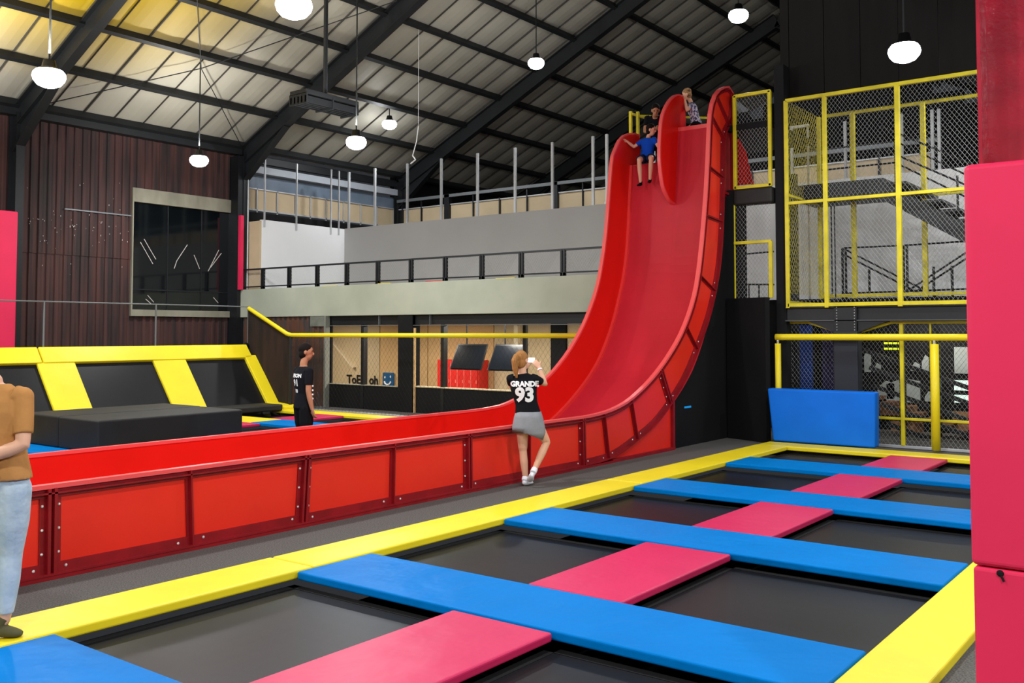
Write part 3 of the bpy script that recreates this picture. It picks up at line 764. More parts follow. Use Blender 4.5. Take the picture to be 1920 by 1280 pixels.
# black box column and beam
one(B(15.33, 15.60, 5.945, 6.115, 0, 6.3), 'box_column', M_BLACKW, 'tall black column between the slide tower and the yellow mesh', 'column', (15.45, 6.06, 0), bevel=.008)
t = thing('steel_beam', 'black steel beam under the upper yellow mesh, bolted to a stub column', 'beam', (15.4, 3.5, 2.1))
B(15.36, 15.38, .6, 5.95, 2.0, 2.2).build('web', M_BLKSTEEL, t)
B(15.30, 15.46, .6, 5.95, 1.985, 2.0).build('bottom_flange', M_GALV if False else mat('worn_flange', (70, 72, 74), .4, .5), t)
B(15.30, 15.46, .6, 5.95, 2.2, 2.215).build('top_flange', M_BLKSTEEL, t)
for a, b, c in ((5.14, 5.6, 1), (4.78, 4.3, 1)):
    m = MB(); m.prism([(a, 1.8), (a, 1.99), (b, 1.99)], 'x', 15.34, 15.42); m.build('haunch', M_BLKSTEEL, t)
m = MB()
for yy in (5.10, 4.82):
    for zz in [1.84 + .045 * k for k in range(10)]: m.ellipsoid((15.295, yy, zz), (.01, .009, .009), n=6, m=4)
stuff(m.build('bolts', M_GALV, t))
t = thing('padded_column', 'square black column wrapped in dark vinyl behind the pipe rail', 'column', (15.4, 4.96, 0))
B(15.30, 15.44, 4.79, 5.14, 1.8, 2.22).build('steel_head', M_BLKSTEEL, t)
B(15.24, 15.48, 4.76, 5.15, 0, 1.82).build('vinyl_wrap', mat('dark_vinyl', (36, 40, 48), .55, .35), t, bevel=.02)
# dark cladding over the screens
t = sgroup('wall_upper_right', (15.7, 3, 5.7))
y = .6
while y < 6.1:
    y1 = min(y + .6, 6.16); B(15.72, 15.76, y, y1 - .012, 5.75, roof_z(y) - .2).build('board', mat('dark_brown_board', (22, 20, 19), .8, .2, var=.3, vscale=2, stretch=(1, 3, .4)), t); y = y1

# right yellow pipe rail
t = thing('padded_pipe_rail', 'yellow padded pipe rail over the blue crash mat, on padded posts', 'rail', (15.0, 4.5, 0))
MB().tube([(15.05, 6.02, 1.725), (15.05, 5.9, 1.725), (15.05, 1.0, 1.73)], .052, 12).build('pipe', M_YEL, t, smooth=True)
MB().tube([(15.05, 5.985, 0.07), (15.05, 5.985, 1.62)], .048, 12).build('padded_post', M_YEL, t, smooth=True)
MB().tube([(15.05, 5.985, 1.6), (15.05, 5.985, 1.72)], .022, 8).build('bare_pipe', M_GALV, t, smooth=True)
MB().tube([(15.05, 3.58, 0.06), (15.05, 3.58, 1.63)], .062, 12).build('padded_post', M_YEL, t, smooth=True)
MB().tube([(15.05, 3.58, 1.6), (15.05, 3.58, 1.72)], .022, 8).build('bare_pipe', M_GALV, t, smooth=True)
MB().tube([(15.05, 1.2, 0.06), (15.05, 1.2, 1.63)], .062, 12).build('padded_post', M_YEL, t, smooth=True)
# blue crash mat leaning upright
m = MB(); m.hexa([(14.70, 4.36, .068), (14.70, 5.95, .068), (14.93, 5.95, .068), (14.93, 4.36, .068), (14.76, 4.36, .9), (14.76, 6.06, .9), (14.97, 6.06, .9), (14.97, 4.36, .9)])
one(m, 'crash_mat', M_BLUE2, 'thick blue crash mat standing upright against the pipe rail', 'mat', (14.8, 5.2, .066), bevel=.03, seg=4)

# ------------------------------------------------------------ things behind the right mesh
struct(B(18.95, 19.1, -4, 11.7, 2.4, 4.85).build('wall_stair_back', M_WHITEW))
struct(B(18.4, 18.46, -4, 9.2, -.1, 2.35).build('wall_store_back', M_BLACKW))
struct(B(17.45, 33.9, -4, 9.3, 2.36, 2.42).build('floor_landing', M_BLACKW))
t = thing('stair_landing', 'black stair landing with its flight going down to the right behind the mesh', 'stair', (17, 5.5, 4.1))
B(16.2, 17.35, 4.6, 6.15, 4.1, 4.36).build('landing', M_BLKSTEEL, t)
for k in range(9):
    yy = 4.55 - .27 * k; zz = 4.24 - .17 * k
    B(16.25, 17.2, yy - .3, yy, zz, zz + .04).build('tread', M_BLKSTEEL, t)
for xx in (16.2, 17.25):
    m = MB(); m.beam((xx, 4.7, 4.2), (xx, 2.1, 2.56), .05, .26); m.build('stringer', M_BLKSTEEL, t)
def rail2(T, x, pts, r=.018, mt=M_BLKSTEEL, name='handrail'): 
    return MB().tube([(x, a, b) for a, b in pts], r, 6).build(name, mt, T)
for dz in (.42, .8): rail2(t, 17.3, [(6.1, 4.36 + dz), (4.7, 4.36 + dz), (2.2, 2.8 + dz)])
for dz in (.45, .82): rail2(t, 16.2, [(4.62, 4.4 + dz), (2.9, 3.32 + dz + .1)])
for yy, zz in ((4.7, 4.3), (5.4, 4.3), (6.05, 4.3), (3.7, 3.6), (2.9, 3.2)): rail2(t, 17.3, [(yy, zz), (yy, zz + .85)], .02, name='baluster')
t = thing('lower_stair_rails', 'black handrails and balusters of the lower stair behind the mesh', 'railing', (17.8, 4.8, 2.4))
for z0 in (.0, .35):
    rail2(t, 17.6, [(5.74, 3.35 - z0 * .3), (4.0, 2.35 - z0 * .3)]); rail2(t, 17.9, [(4.75, 2.4 + z0 * .3), (3.3, 3.35 + z0 * .3)])
rail2(t, 17.7, [(5.75, 3.36), (4.72, 3.35)]); rail2(t, 17.7, [(4.68, 3.35), (3.3, 3.37)]); rail2(t, 17.7, [(5.75, 2.52), (3.3, 2.55)])
for yy in (5.78, 5.72, 4.7, 4.64, 5.3, 4.2, 3.9, 3.6): rail2(t, 17.7, [(yy, 2.42), (yy, 3.35 if yy in (5.78, 5.72, 4.7, 4.64) else 2.95)], .024, name='baluster')
t = thing('low_black_railing', 'low black railing seen through the narrow mesh beside the slide', 'railing', (17, 6.9, 2.4))
rail2(t, 17.2, [(7.5, 3.3), (6.9, 3.32)]); rail2(t, 17.2, [(7.5, 2.72), (6.9, 2.7)])
for yy in (7.4, 7.2, 7.0): rail2(t, 17.2, [(yy, 2.42), (yy, 2.72)], .016, name='baluster')
# beige boards and rail on the far line (X = 21.9)
t = sgroup('wall_attic_far', (21.9, 12, 5.1))
yb = [21.2, 20.2, 19.15, 18.1, 17.1, 16.1, 15.15, 14.2, 13.3, 12.3, 11.3, 10.3, 9.3, 8.3, 7.5, 6.9, 6.3, 5.85, 5.2]
for a, b in zip(yb[:-1], yb[1:]):
    B(21.9, 21.93, b + .02, a - .02, 5.13, 5.69).build('board', M_BEIGE, t)
    B(21.85, 21.9, a - .025, a + .015, 4.6, 5.75 if random.random() < .6 else 5.95).build('stud', M_BLKSTEEL, t)
B(21.86, 21.9, 5.2, 21.2, 5.69, 5.72).build('cap_track', M_GALV, t)
B(21.80, 21.86, 5.0, 21.2, 5.92, 6.01).build('grey_rail', mat('dull_steel', (112, 116, 118), .5, .4, metal=.2), t)
for yy in (19.1, 15.1): B(21.8, 21.95, yy - .1, yy + .1, 4.6, 6.02).build('post', M_BLKSTEEL, t)
B(21.85, 22.1, 4.9, 21.3, 4.4, 5.12).build('upstand', M_BLACKW, t)
# boards along the eaves line (Y = 21.4) above the balcony
t = sgroup('wall_attic_left', (16, 21.4, 5.1))
xb = [15.95, 16.5, 17.2, 17.85, 18.4, 19.0, 19.7, 20.4, 21.1, 21.85]
for a, b in zip(xb[:-1], xb[1:]):
    B(a + .02, b - .02, 21.4, 21.43, 5.18, 5.73).build('board', M_BEIGE, t)
    B(b - .015, b + .015, 21.36, 21.4, 5.1, 5.76).build('stud', M_GALV, t)
B(15.9, 21.9, 21.36, 21.4, 5.14, 5.18).build('bottom_track', M_GALV, t)
B(15.9, 21.9, 21.36, 21.4, 5.73, 5.76).build('top_track', M_GALV, t)
B(15.9, 21.9, 21.44, 21.5, 5.76, 6.12).build('translucent_band', mat('blue_grey_sheet', (112, 126, 142), .4, .4, var=.25, vscale=2), t)
B(15.9, 21.9, 21.25, 21.45, 6.17, 6.36).build('gutter', mat('pale_gutter', (176, 182, 190), .5, .3, var=.1, vscale=2), t)
B(15.9, 21.9, 21.45, 21.6, 0, 5.1).build('lower_wall', M_BLACKW, t)
B(15.85, 21.9, 21.3, 21.44, 6.45, 6.65).build('eave_beam', M_DKSTEEL, t)
B(15.85, 34, 21.4, 21.6, 0, 5.1).build('rear_wall', M_BLACKW, t)
B(21.9, 34, 21.4, 21.6, 5.1, 6.8).build('rear_wall', M_BLACKW, t)

# ------------------------------------------------------------ balcony
struct(B(15.79, 19.0, 9.15, 21.4, 2.3, 2.46).build('floor_balcony', M_CONC))
wb = sgroup('wall_balcony', (15.79, 15, 2.2))
B(15.72, 15.90, 9.15, 21.42, 2.2, 2.93).build('parapet', M_SLAB, wb, bevel=.008)
B(15.66, 15.80, 17.6, 17.66, .0, 2.2).build('edge_channel', mat('zinc_edge', (120, 122, 112), .6, .3), wb)
for k in range(20):
    yy = 17.66 + k * .19
    if yy > 21.3: break
mt = M_RUST2
y = 17.66
while y < 21.4:
    y1 = min(y + .95, 21.4); corr(y, y1 - .004, 0, 2.36, M_RUST2, 15.80, 'y', .19).build('cladding_sheet', M_RUST2, wb, recalc=False); y = y1
B(15.735, 15.75, 17.68, 18.25, 1.95, 2.2).build('render_patch', mat('patch_grey', (120, 122, 112), .8, .2, var=.3, vscale=5), wb)
B(15.85, 15.9, 17.6, 21.4, 0, 2.3).build('backing', M_BLACKW, wb)
# steel beam below the parapet
t = thing('steel_beam', 'dark steel beam under the pale balcony parapet', 'beam', (15.85, 13, 2.1))
B(15.83, 15.85, 9.15, 17.6, 1.98, 2.2).build('web', M_BLKSTEEL, t)
B(15.76, 15.92, 9.15, 17.6, 1.955, 1.97).build('bottom_flange', mat('worn_flange2', (96, 98, 98), .5, .4), t)
for yy in (15.9, 14.3, 15.23, 14.80): B(15.77, 15.83, yy, yy + .012, 1.97, 2.2).build('stiffener', mat('worn_flange2', (96, 98, 98)), t)
one(B(15.74, 16.0, 14.80, 15.25, 0, 2.2), 'box_column', M_BLACKW, 'wide black column below the balcony between the two tan walls', 'column', (15.85, 15, 0), bevel=.01)
for ya, yb_ in ((15.26, 15.7), (14.79, 14.35)):
    pass
t = thing('low_wall', 'low black boarded wall with a pale cap beneath the balcony', 'low wall', (15.8, 13, 0))
B(15.78, 15.86, 15.26, 17.58, 0, .555).build('board', M_BLACKW, t); B(15.78, 15.86, 9.1, 14.74, 0, .575).build('board', M_BLACKW, t)
B(15.76, 15.88, 15.26, 17.58, .555, .572).build('cap', M_CONC, t); B(15.76, 15.88, 9.1, 14.74, .575, .60).build('cap', mat('pale_cap', (214, 196, 160), .7, .2), t)
B(15.74, 15.78, 14.72, 14.76, 0, 1.9).build('corner_trim', M_OSB, t)
for yy in (16.44, 13.93): B(15.77, 15.9, yy - .045, yy + .045, 0, 1.98).build('post', M_BLKSTEEL, t)
for yy in (12.15, ): B(16.4, 16.48, yy - .04, yy + .04, 0, 1.98).build('post', M_BLKSTEEL, t)
# room beyond
wr = sgroup('wall_locker_room', (18.9, 14, 0))
for a, b, mt_ in ((9.2, 11.3, M_OSB2), (11.3, 12.9, M_OSB2), (12.9, 14.95, M_OSB2), (14.97, 17.2, M_OSB), (17.22, 19.0, M_OSB), (19.02, 21.4, M_OSB2)):
    B(18.9, 18.95, a, b - .01, 0, 2.3).build('board', mt_, wr)
B(15.9, 18.9, 21.38, 21.42, 0, 2.3).build('side_board', M_OSB2, wr)
B(15.9, 18.9, 9.15, 9.2, 0, 2.3).build('side_board', M_OSB2, wr)
B(18.82, 18.9, 12.72, 13.15, 0, 2.1).build('dark_opening', M_BLACKW, wr)
B(18.80, 18.9, 14.13, 14.25, 1.4, 2.0).build('batten', mat('pale_batten', (222, 208, 176), .7, .2), wr)
m = MB(); m.beam((18.87, 21.1, 1.75), (18.87, 19.95, .8), .04, .2, (1, 0, 0)); m.build('diagonal_brace', mat('pale_brace', (214, 196, 164), .8, .2), wr)
struct(B(18.93, 19.05, 11.65, 20.5, 2.35, 4.80).build('wall_balcony_back', M_GREYW))
struct(B(16.0, 19.0, 20.5, 20.6, 2.35, 4.79).build('wall_balcony_side', M_WHITEW))
struct(B(15.95, 16.0, 20.52, 21.4, 2.45, 4.76).build('wall_balcony_end', M_BEIGE))
# screens
def tv(y0, y1, l):
    t = thing('hanging_screen', l, 'screen', (17.4, (y0 + y1) / 2, 1.95))
    m = MB().hexa([(17.30, y0 + .0, 1.53), (17.33, y0, 1.53), (17.33, y1, 1.53), (17.30, y1, 1.53), (17.02, y0 - .02, .93), (17.05, y0 - .02, .93), (17.05, y1 + .03, .93), (17.02, y1 + .03, .93)])
    m.build('housing', M_PLAST, t, bevel=.006)
    m = MB().hexa([(17.285, y0 + .03, 1.50), (17.30, y0 + .03, 1.50), (17.30, y1 - .03, 1.50), (17.285, y1 - .03, 1.50), (17.02, y0 + .02, .96), (17.03, y0 + .02, .96), (17.03, y1 - .01, .96), (17.02, y1 - .01, .96)])
    m.build('display', M_SCREEN, t)
    MB().tube([(17.33, (y0 + y1) / 2 + .2, 2.3), (17.33, (y0 + y1) / 2 + .2, 1.45)], .02, 6).build('hanger', M_PLAST, t)
    return t
tv(13.87, 14.78, 'black screen hanging at a tilt above the red lockers')
tv(12.72, 13.64, 'black screen hanging behind the ponytailed person in black')
# lockers
t = thing('locker_bank', 'bank of narrow red lockers standing against the tan wall', 'lockers', (18.6, 15.9, 0))
B(18.50, 18.88, 15.12, 16.5, 0, 1.1).build('carcass', M_LOCK, t)
for k in range(6):
    y0 = 15.14 + k * .226
    d = B(18.48, 18.498, y0 + .012, y0 + .214, .04, 1.08).build('door', M_LOCK, t, bevel=.003)
    B(18.465, 18.48, y0 + .03, y0 + .05, .52, .6).build('handle', M_LOCKL, d)
m = MB()
for k in range(1, 6): m.box(18.482, 18.49, 15.14 + k * .226 - .008, 15.14 + k * .226 + .008, .04, 1.08)
m.build('door_gaps', M_LOCKL, t)

# unseen strip lights added to brighten the locker room and stair zone
def fill_strip_light(x, y0, y1, z, wt, label, col=(1.0, .93, .82)):
    t = thing('fill_strip_light', label, 'light', (x, (y0 + y1) / 2, z))
    B(x - .06, x + .06, y0, y1, z, z + .05).build('housing', M_WHITE, t); B(x - .04, x + .04, y0 + .03, y1 - .03, z - .03, z).build('tube', M_PHONE, t)
    B(x - .01, x + .01, (y0 + y1) / 2 - .01, (y0 + y1) / 2 + .01, z + .05, z + .12).build('bracket', M_PLAST, t)
    l = bpy.data.lights.new('fill_strip_glow', 'AREA'); l.shape = 'RECTANGLE'; l.size = .1; l.size_y = y1 - y0; l.energy = wt; l.color = col
    lo = bpy.data.objects.new('fill_strip_glow', l); COL.objects.link(lo); lo.parent = t; lo.location = (0, 0, -.05)
for yy, ll in ((19.8, 'left end of the locker room under the balcony'), (16.2, 'locker room ceiling above the red lockers'), (13.2, 'locker room ceiling above the hanging screens'), (10.6, 'right end of the locker room under the balcony')):
    fill_strip_light(16.9, yy - .6, yy + .6, 2.2, 55, 'unseen white strip light added on the %s' % ll)
fill_strip_light(17.9, 3.6, 4.8, 2.24, 14, 'unseen white strip light added under the stair landing behind the lower mesh')
t = thing('pendant_lamp', 'unseen round fill lamp added over the stairs, hidden by the pink post', 'lamp', (16.8, 1.6, 6.2))  # unseen lamp added to brighten the walls behind the mesh
MB().ellipsoid((16.8, 1.6, 6.2), (.2, .2, .12)).build('diffuser', M_LAMP, t, smooth=True); MB().tube([(16.8, 1.6, 6.3), (16.8, 1.6, roof_z(1.6) - .02)], .015, 6).build('rod', M_DKSTEEL, t)
l = bpy.data.lights.new('lamp_side_light', 'POINT'); l.shadow_soft_size = .2; l.energy = 220; lo = bpy.data.objects.new('lamp_side_light', l); COL.objects.link(lo); lo.parent = t; lo.location = (0, 0, -.35)  # light of the unseen added fill lamp

# lettering
def text_mesh(s, size, bold=.0, extrude=.004):
    cu = bpy.data.curves.new('lettering', 'FONT'); cu.body = s; cu.size = size; cu.offset = bold; cu.extrude = extrude; cu.resolution_u = 3
    cu.align_x = 'CENTER'; cu.align_y = 'CENTER'
    o = bpy.data.objects.new('lettering', cu); COL.objects.link(o)
    dg = bpy.context.evaluated_depsgraph_get(); me = bpy.data.meshes.new_from_object(o.evaluated_get(dg))
    bpy.data.objects.remove(o); bpy.data.curves.remove(cu); return me
def text_obj(s, size, mt, M, name='lettering', bold=0, parent=None, extrude=.003):
    me = text_mesh(s, size, bold, extrude); me.transform(M)
    if parent: me.transform(Matrix.Translation(-world_loc(parent)))
    me.materials.clear(); me.materials.append(mt)
    o = bpy.data.objects.new(name, me); COL.objects.link(o)
    if parent: o.parent = parent
    return o
def MF(o, right, up):
    r = Vector(right).normalized(); u = Vector(up).normalized(); n = r.cross(u)
    m = Matrix((r, u, n)).transposed().to_4x4(); m.translation = Vector(o); return m
# wall faces -X: right = -Y
o = text_obj('ToE', .34, M_TXTBLK, MF((18.88, 20.02, .46), (0, -1, 0), (0, .05, 1)), 'wall_lettering', .008)
tag(o, 'black hand-painted letters on the tan wall behind the low black wall, left group', 'lettering')
o = text_obj('oh', .34, M_TXTBLK, MF((18.88, 19.22, .46), (0, -1, 0), (0, 0, 1)), 'wall_lettering', .008)
tag(o, 'black hand-painted letters on the tan wall beside the blue smiling board', 'lettering')
t = thing('smile_board', 'rounded blue board with a white smiling face on the tan wall', 'board', (18.8, 18.6, .3))
B(18.82, 18.88, 18.40, 18.82, .26, .70).build('board', M_TEAL, t, bevel=.05, seg=4)
m = MB(); m.ellipsoid((18.81, 18.71, .57), (.01, .025, .035), n=8, m=5); m.ellipsoid((18.81, 18.50, .59), (.01, .025, .035), n=8, m=5); m.build('eyes', M_WHITE, t)
m = MB(); pts = [(18.81, 18.61 + .12 * math.cos(a), .46 - .09 * math.sin(a)) for a in [PI * k / 8 for k in range(9)]]; m.tube(pts, .022, 6); m.build('mouth', M_WHITE, t)

# guard railing of the balcony
t = thing('guard_railing', 'black steel guard railing with mesh infill along the pale balcony parapet', 'railing', (15.8, 15, 2.93))
B(15.78, 15.82, 9.2, 21.0, 3.44, 3.48).build('top_rail', M_BLKSTEEL, t)
B(15.785, 15.815, 9.2, 21.0, 2.985, 3.015).build('bottom_rail', M_BLKSTEEL, t)
gy = [20.18, 19.13, 18.07, 17.01, 15.96, 14.9, 13.87, 12.83, 11.78, 10.73, 9.7]
for yy in gy:
    m = B(15.77, 15.83, yy - .055, yy - .015, 2.86, 3.47); m.box(15.77, 15.83, yy + .015, yy + .055, 2.86, 3.47); m.box(15.77, 15.80, yy - .055, yy + .055, 2.86, 3.0); m.build('post', M_BLKSTEEL, t)
for a, b in zip([20.95] + gy[:-1], gy):
    m = MB(); net(m, (15.8, b + .06, 3.0), (0, 1, 0), (0, 0, 1), a - b - .12, .44, .06, .0013); stuff(m.build('mesh_infill', M_GALV, t))
for yy, wd, c, l in ((17.3, .5, M_YEL, 'yellow tape strip lying on the parapet, left one'), (15.5, .4, M_YEL, 'yellow tape strip on the parapet, middle one'), (13.9, .5, M_SLWALL, 'red tape strip lying on the balcony parapet'), (11.9, .5, M_YEL, 'yellow tape strip on the parapet nearest the slide')):
    one(B(15.73, 15.78, yy, yy + wd, 2.931, 2.942), 'tape_strip', c, l, 'tape', (15.75, yy, 2.93))
# bare studs above the grey wall
t = thing('stud_framing', 'row of bare galvanised steel studs standing on top of the grey upper wall', 'stud framing', (18.95, 15, 4.79))
for yy in (20.36, 19.3, 18.04, 16.8, 15.55, 14.33, 13.19, 12.02, 11.64, 10.4, 9.3, 8.3):
    m = MB(); m.box(18.94, 18.95, yy - .03, yy + .03, 4.80, 6.44); m.box(18.95, 18.99, yy - .03, yy - .022, 4.80, 6.44); m.box(18.95, 18.99, yy + .022, yy + .03, 4.80, 6.44); m.build('stud', M_GALV, t)
t = thing('stud_framing', 'bare steel studs standing on the white side wall of the balcony, by the corner', 'stud framing', (17, 20.5, 4.79))
for xx, zt in ((16.07, 6.44), (17.15, 6.44), (18.4, 6.45), (18.7, 6.45)):
    m = MB(); m.box(xx - .03, xx + .03, 20.488, 20.498, 4.6, zt); m.box(xx - .03, xx - .022, 20.45, 20.49, 4.79, zt); m.build('stud', M_GALV, t)
m = MB().tube([(15.9, 20.97, 2.462), (15.9, 20.97, 6.17)], .02, 6)
one(m, 'steel_pole', M_GALV, 'slim steel pole at the left end of the balcony beside the pink strip', 'pole', (15.9, 20.97, 2.462))
t = thing('stud_framing', 'bare steel studs seen through the upper yellow mesh', 'stud framing', (18.95, 5.5, 4.8))
for yy in (7.2, 6.11, 5.03, 4.48, 4.36): 
    m = B(18.96, 19.01, yy - .025, yy + .025, 4.85, 6.0); m.build('stud', M_GALV, t)
t = thing('door_frame', 'bare white steel door frame at the left edge of the upper mesh', 'frame', (18, 6.6, 4.8))
B(18.0, 18.05, 6.50, 7.0, 5.78, 5.83).build('head', M_WHITE, t); B(18.0, 18.04, 6.50, 6.53, 2.42, 5.8).build('jamb', M_GALV, t)
one(B(15.62, 15.72, 20.9, 21.02, 2.93, 4.9), 'pink_strip_pad', M_PINKP, 'slim pink pad on the column at the left end of the balcony', 'pad', (15.67, 21, 2.93))
one(B(9.3, 9.82, 20.85, 21.2, 0, 4.4), 'pink_column_pad', M_PINKP, 'pink padded column at the left edge of the picture', 'pad', (9.6, 21, 0), bevel=.02)

# behind the lower mesh on the right
t = thing('banner', 'blue banner hanging behind the lower mesh, left of the column', 'banner', (17, 6.2, .4)); B(17.0, 17.03, 6.12, 6.56, .78, 1.95).build('cloth', M_NAVYB, t); B(16.98, 17.05, 6.05, 6.6, 1.95, 1.99).build('rod', M_BLKSTEEL, t); B(17.0, 17.02, 6.4, 6.42, 1.99, 4.62).build('cord', M_BLKSTEEL, t)
t = thing('banner', 'purple banner with a white numeral behind the lower mesh', 'banner', (17.2, 5.6, .4)); B(17.2, 17.23, 5.66, 6.01, .78, 1.95).build('cloth', M_INDIGO, t); B(17.2, 17.22, 5.8, 5.82, 1.95, 4.12).build('cord', M_BLKSTEEL, t)
text_obj('3', .22, M_WHITE, MF((17.19, 5.73, .98), (0, -1, 0), (0, 0, 1)), 'numeral', .01, t)
t = thing('glow_sign', 'small glowing yellow sign behind the lower mesh', 'sign', (17.8, 5.0, 1.5))
for zz in (1.60, 1.50):
    for k in range(4): B(17.8, 17.82, 5.03 - k * .08, 5.09 - k * .08, zz - .01, zz + .025).build('glowing_mark', M_NEON, t)
B(17.83, 17.85, 4.80, 4.82, 1.65, 2.36).build('hanger', M_BLKSTEEL, t); B(17.83, 17.85, 5.08, 5.10, 1.65, 2.36).build('hanger', M_BLKSTEEL, t); B(17.825, 17.86, 4.76, 5.14, 1.46, 1.65).build('backing', M_BLACKW, t)
t = thing('glow_sign', 'tiny glowing yellow sign at the left of the wrapped column', 'sign', (16.6, 5.5, 1.6)); B(16.6, 16.62, 5.51, 5.60, 1.60, 1.68).build('glowing_face', M_NEON, t); B(16.625, 16.65, 5.49, 5.62, 1.58, 1.70).build('backing', M_BLACKW, t); B(16.63, 16.645, 5.55, 5.57, 1.70, 4.12).build('hanger', M_BLKSTEEL, t)
t = thing('under_stair', 'dark under-stair structure with timber steps behind the lower mesh', 'stair', (17.4, 4.5, 0))
for k in range(5):
    m = MB(); m.beam((17.2 + .1 * (k % 2), 5.3 - .1 * k, 1.5 - .32 * k), (17.2 + .1 * (k % 2), 3.2 - .1 * k, .75 - .30 * k), .06, .07); m.build('stringer', M_BLKSTEEL, t)
for k in range(7):
    yy = 5.30 - .24 * k; B(17.4, 17.9, yy - .2, yy, .60 - .085 * k, .66 - .085 * k).build('tread', M_BROWN, t)
for ya, yb2, za, zb2 in ((4.6, 5.25, .30, .50), (4.5, 5.05, .02, .2), (3.6, 4.0, .1, .42), (3.3, 3.9, -.0, .06)): B(18.0, 18.05, ya, yb2, za, zb2).build('board', mat('tan_timber', (176, 128, 86), .7, .2, var=.3, vscale=4), t)
for yy in (4.62, 4.05, 3.3): B(17.35, 17.45, yy, yy + .09, 0, 1.95).build('post', M_BLKSTEEL, t)
t = thing('lit_panels', 'pale lit window panels behind the lower mesh', 'panel', (18.3, 4.5, 0))
for a, b, c, d in ((5.50, 5.62, 1.06, 1.48), (5.32, 5.45, 1.06, 1.23), (5.08, 5.38, .57, .90), (4.63, 5.22, .52, .96), (4.63, 4.79, 1.1, 1.26), (4.47, 4.59, 1.08, 1.39), (4.40, 4.55, .55, .75)):
    m = MB(); m.prism([(a, c), (b, c), (b, d - .12), ((a + b) / 2, d), (a, d - .05)], 'x', 18.37, 18.398); m.build('pane', mat('pale_panel', (176, 184, 180), .6, .2), t)
for c, d in ((.77, .95), (.55, .69)): B(18.37, 18.398, 3.7, 4.05, c, d).build('lit_pane', M_PALEGREEN, t)
B(18.37, 18.398, 3.7, 4.04, 1.07, 1.54).build('pane', mat('pale_panel', (176, 184, 180)), t)

# ------------------------------------------------------------ red column and pink post pad at the right
t = thing('steel_column', 'glossy dark red steel column at the right edge above the pink pad', 'column', (3.7, .5, 0))
B(3.66, 3.9, .699, .711, 2.385, 6.75).build('flange', M_DKRED, t); B(3.66, 3.9, .28, .292, 2.385, 6.75).build('flange', M_DKRED, t); B(3.77, 3.785, .292, .699, 2.385, 6.75).build('web', M_DKRED, t)
t = thing('post_pad', 'big pink padded post cover at the right edge of the picture', 'pad', (3.8, .5, 0))
B(3.6, 3.95, .22, .752, 1.0, 2.388).build('upper_cover', M_PINKP, t, bevel=.02, seg=4)
B(3.6, 3.95, .22, .745, 0.0, .996).build('lower_cover', M_PINKP, t, bevel=.012, seg=3)
m = MB().ellipsoid((3.598, .66, .985), (.006, .012, .012), n=8, m=5); m.tube([(3.597, .66, .985), (3.595, .648, .96)], .004, 5); m.build('tie_knot', M_WEB, t)

# ------------------------------------------------------------ ceiling unit
t = thing('ceiling_unit', 'dark louvred air unit hanging on a pole under the roof', 'air unit', (13.3, 15, 6.45))
B(12.6, 14.05, 14.8, 15.3, 6.62, 6.72).build('casing', M_DKSTEEL, t, bevel=.01)
for k in range(5): B(12.6, 14.05, 14.80 + k * .11, 14.84 + k * .11, 6.45, 6.58).build('louvre', M_BLKSTEEL, t)
for xx in (12.6, 13.3, 14.0): B(xx, xx + .03, 14.78, 15.32, 6.42, 6.64).build('rib', M_DKSTEEL, t)
MB().tube([(13.33, 15.05, 6.72), (13.33, 15.05, roof_z(15.05) - .2)], .045, 8).build('pole', M_DKSTEEL, t)
m = MB().tube([(17.2, 16.0, 6.9), (17.15, 16.02, 6.5), (17.05, 16.05, 6.15)], .012, 6); m.tube([(17.05, 16.05, 6.15), (17.1, 16.0, 6.05), (17.03, 16.1, 5.95)], .02, 6); m.tube([(17.2, 16.0, 6.9), (17.2, 16, roof_z(16) - .02)], .006, 5)
one(m, 'hanging_rope', M_WHITE, 'pale rope hanging from the roof beside the second row of lamps', 'rope', (17.2, 16, 6.0))

